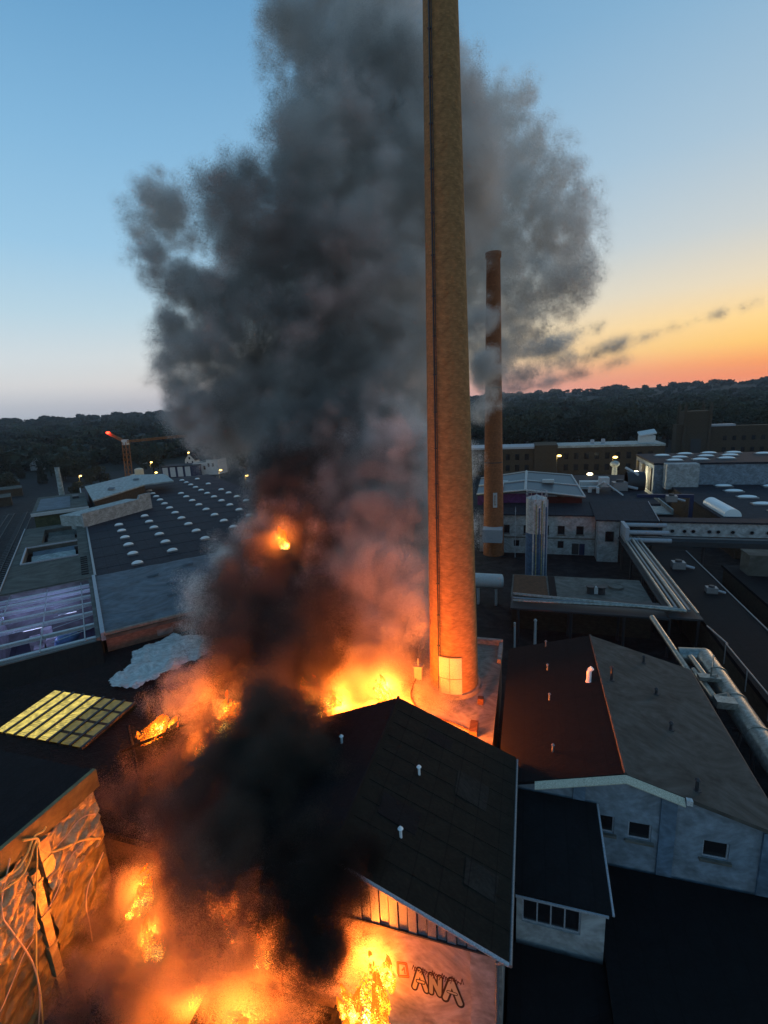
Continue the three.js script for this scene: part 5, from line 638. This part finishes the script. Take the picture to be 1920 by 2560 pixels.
// ---------- flames: loose tongues of glowing gas ----------
const flameMat = new THREE.MeshBasicMaterial({ color: 0xffffff, vertexColors: true, side: THREE.DoubleSide });
const flameLabels = ['largest white hot flame in front of the workshop gable', 'small flame licking left of the largest flame', 'flame against the workshop wall above the largest flame', 'square white hot flame low in the left yard', 'slanting bright flame above the square one in the left yard', 'curling flame left of the black smoke', 'short flame under the curling one', 'flames inside the collapsing rack', 'small flames above the collapsing rack', 'long flame streak on the charred roof near the yellow roof light', 'low red flame under the long streak on the charred roof', 'small flame right of the long streak', 'tall orange flame behind the workshop roof', 'broad orange flame deep in the smoke over the charred roof', 'flame in the smoke behind the workshop ridge', 'small flame left of the chimney foot', 'lone fireball glowing in the brown smoke column', 'low flame in the middle of the burning yard', 'low flame at the bottom edge of the picture', 'flames on the boiler house roof just behind the workshop', 'flames on the boiler house roof left of the chimney foot'];
const flamePower = [550, 0, 0, 560, 340, 900, 0, 400, 0, 600, 0, 400, 700, 1000, 650, 750, 450, 1200, 1300, 950, 1500];
LOBES.flames.forEach(([bx0, by, bz, w, hgt, lean], fi) => {
  const pos = [], nor = [], col = [], n = Math.round(7000 + 9000 * Math.min(1, w * hgt / 4)), a = V(0, 0, 0), b = V(0, 0, 0);
  // up in the scene, leaning with the draught (camera's right is roughly +x turned 17 degrees)
  const rx = Math.cos(0.297), rz = -Math.sin(0.297), H2 = hgt * 1.25, tongues = [];
  for (let k = 0; k < 6; k++) tongues.push([rr(-0.36, 0.36) * w, rr(-0.3, 0.3) * w, rr(0.5, 1) * H2, rr(0.13, 0.27) * w]);
  tongues[0] = [0, 0, H2, 0.3 * w];
  let made = 0, guard = 0;
  while (made < n && guard++ < n * 30) {
    const tg = tongues[Math.floor(rnd() * 6)], t = Math.pow(rnd(), 1.3), R = tg[3] * (t < 0.25 ? 0.6 + 1.6 * t : 1.33 * Math.pow(1 - t, 0.75)), an = rnd() * 6.283, q = Math.sqrt(rnd());
    const y = t * tg[2], ox = tg[0] * (1 - 0.5 * t) + Math.cos(an) * R * q + 0.22 * w * fbm(y * 1.6 / hgt + fi, tg[0] * 3, 4, 2) * t * 2, oz = tg[1] * (1 - 0.5 * t) + Math.sin(an) * R * q;
    if (fbm(ox * 2.2 / w + fi * 3, y * 1.7 / w, oz * 2.2 / w, 3) < -0.12) continue;
    const x = bx0 + rx * (ox + lean * t) + oz * 0.29, z = bz + rz * (ox + lean * t) + oz * 0.95, heat = THREE.MathUtils.clamp(1.15 - q * 0.75 - t * 0.7 + 1.1 * fbm(ox * 3 / w, y * 3 / w, oz * 3 / w + fi, 3) + rr(-0.06, 0.06), 0, 1);
    a.set(rr(-1, 1), rr(-1, 1), rr(-1, 1)).normalize(); b.set(rr(-1, 1), rr(-1, 1), rr(-1, 1)).cross(a).normalize();
    const s = Math.max(0.012, 0.0125 * Math.sqrt(w * hgt)) * rr(0.6, 1.3), m = a.clone().cross(b), c = heat > 0.62 ? [6, 3.9, 0.9 * (heat - 0.5) * 3] : heat > 0.25 ? [3, 0.8 * heat / 0.4, 0.04] : [1.5, 0.24, 0.012];
    for (let k = 0; k < 3; k++) { const th = k * 2.094; pos.push(x + s * (a.x * Math.cos(th) + b.x * Math.sin(th)), by + y + s * 1.3 * (a.y * Math.cos(th) + b.y * Math.sin(th)), z + s * (a.z * Math.cos(th) + b.z * Math.sin(th))); nor.push(m.x, m.y, m.z); col.push(...c); }
    made++;
  }
  const g = new THREE.BufferGeometry(); g.setAttribute('position', new THREE.Float32BufferAttribute(pos, 3)); g.setAttribute('normal', new THREE.Float32BufferAttribute(nor, 3)); g.setAttribute('color', new THREE.Float32BufferAttribute(col, 3));
  const m = new THREE.Mesh(g, flameMat); m.name = numbered('flame'); m.userData = { label: flameLabels[fi], category: 'flame' }; scene.add(m);
  if (flamePower[fi]) { const p = new THREE.PointLight(new THREE.Color(1, 0.19, 0.018), flamePower[fi] * FIRE); p.position.set(bx0 + rx * lean * 0.4, by + hgt * 0.55, bz + rz * lean * 0.4); p.castShadow = true; p.shadow.radius = 25; scene.add(p); }
});
// ---------- smoke bodies ----------
const S = { flakes: 1500, flake: 0.0148, edge: 6, amp: 0.85, soft: 0.4 };
smoke('smoke_plume', 'dense dark grey heart of the rising smoke plume', LOBES.plume, { ...S, count: 21000, size: 1.26, scale: 8, dark: [0.32, 0.29, 0.26], pale: [0.86, 0.8, 0.74] });
smoke('smoke_plume', 'thinner grey top of the smoke plume leaving the picture', LOBES.crown, { ...S, count: 3600, size: 1.45, scale: 9, soft: 0.7, dark: [0.55, 0.51, 0.47], pale: [0.9, 0.85, 0.8] });
smoke('smoke_plume', 'ragged grey wisps along the left side of the plume', LOBES.left, { ...S, count: 2700, size: 0.98, scale: 6, soft: 0.6, dark: [0.55, 0.51, 0.47], pale: [0.92, 0.87, 0.82] });
smoke('smoke_plume', 'paler grey smoke billowing right of the tall chimney', LOBES.right, { ...S, count: 6000, size: 1.55, scale: 9, soft: 0.6, dark: [0.72, 0.67, 0.61], pale: [0.96, 0.91, 0.85] });
smoke('smoke_column', 'brown smoke column rising from the burning hall', LOBES.column, { ...S, count: 10800, size: 0.89, scale: 5, soft: 0.5, dark: [0.22, 0.2, 0.18], pale: [0.7, 0.65, 0.6] });
smoke('smoke_column', 'black brown core of the smoke column over the burning hall', LOBES.core, { ...S, count: 5000, size: 0.89, scale: 4.5, soft: 0.7, dark: [0.04, 0.036, 0.032], pale: [0.18, 0.165, 0.15] });
smoke('smoke_column', 'pale tan smoke drifting behind the tall chimney', LOBES.tan, { ...S, count: 6500, size: 1.02, scale: 6, soft: 0.7, dark: [0.68, 0.64, 0.6], pale: [0.9, 0.87, 0.83] });
smoke('fire_lit_smoke', 'thin smoke glowing orange round the chimney foot', LOBES.orange, { ...S, count: 3800, size: 0.72, scale: 4, soft: 0.8, dark: [0.32, 0.3, 0.28], pale: [0.58, 0.55, 0.52] });
smoke('black_smoke', 'thick black smoke rolling over the workshop roof', LOBES.black, { ...S, count: 6000, size: 0.64, scale: 3.6, edge: 3.2, amp: 1.1, soft: 1.2, dark: [0.055, 0.046, 0.037], pale: [0.26, 0.22, 0.18] });
smoke('black_smoke', 'black blob of smoke hanging before the workshop gable', LOBES.front, { ...S, count: 1500, size: 0.49, scale: 2.4, edge: 2.2, amp: 1.2, soft: 1.1, dark: [0.02, 0.018, 0.016], pale: [0.1, 0.09, 0.08] });
smoke('fire_lit_smoke', 'smoke glowing orange over the burning yard at lower left', LOBES.glow, { ...S, count: 3000, size: 0.57, scale: 3, edge: 2.6, amp: 0.95, soft: 0.9, dark: [0.2, 0.185, 0.17], pale: [0.42, 0.39, 0.36] });
smoke('smoke_trail', 'long dark streak of smoke drifting low across the sunset', LOBES.trail, { ...S, flakes: 520, count: 1700, size: 3.31, scale: 30, edge: 4, amp: 0.8, soft: 1.3, dark: [0.5, 0.47, 0.45], pale: [0.8, 0.76, 0.72] });
// ---------- the dusk air itself ----------
scene.fog = new THREE.FogExp2(0xb8c0c8, 0.0001);
renderer.render(scene, camera);
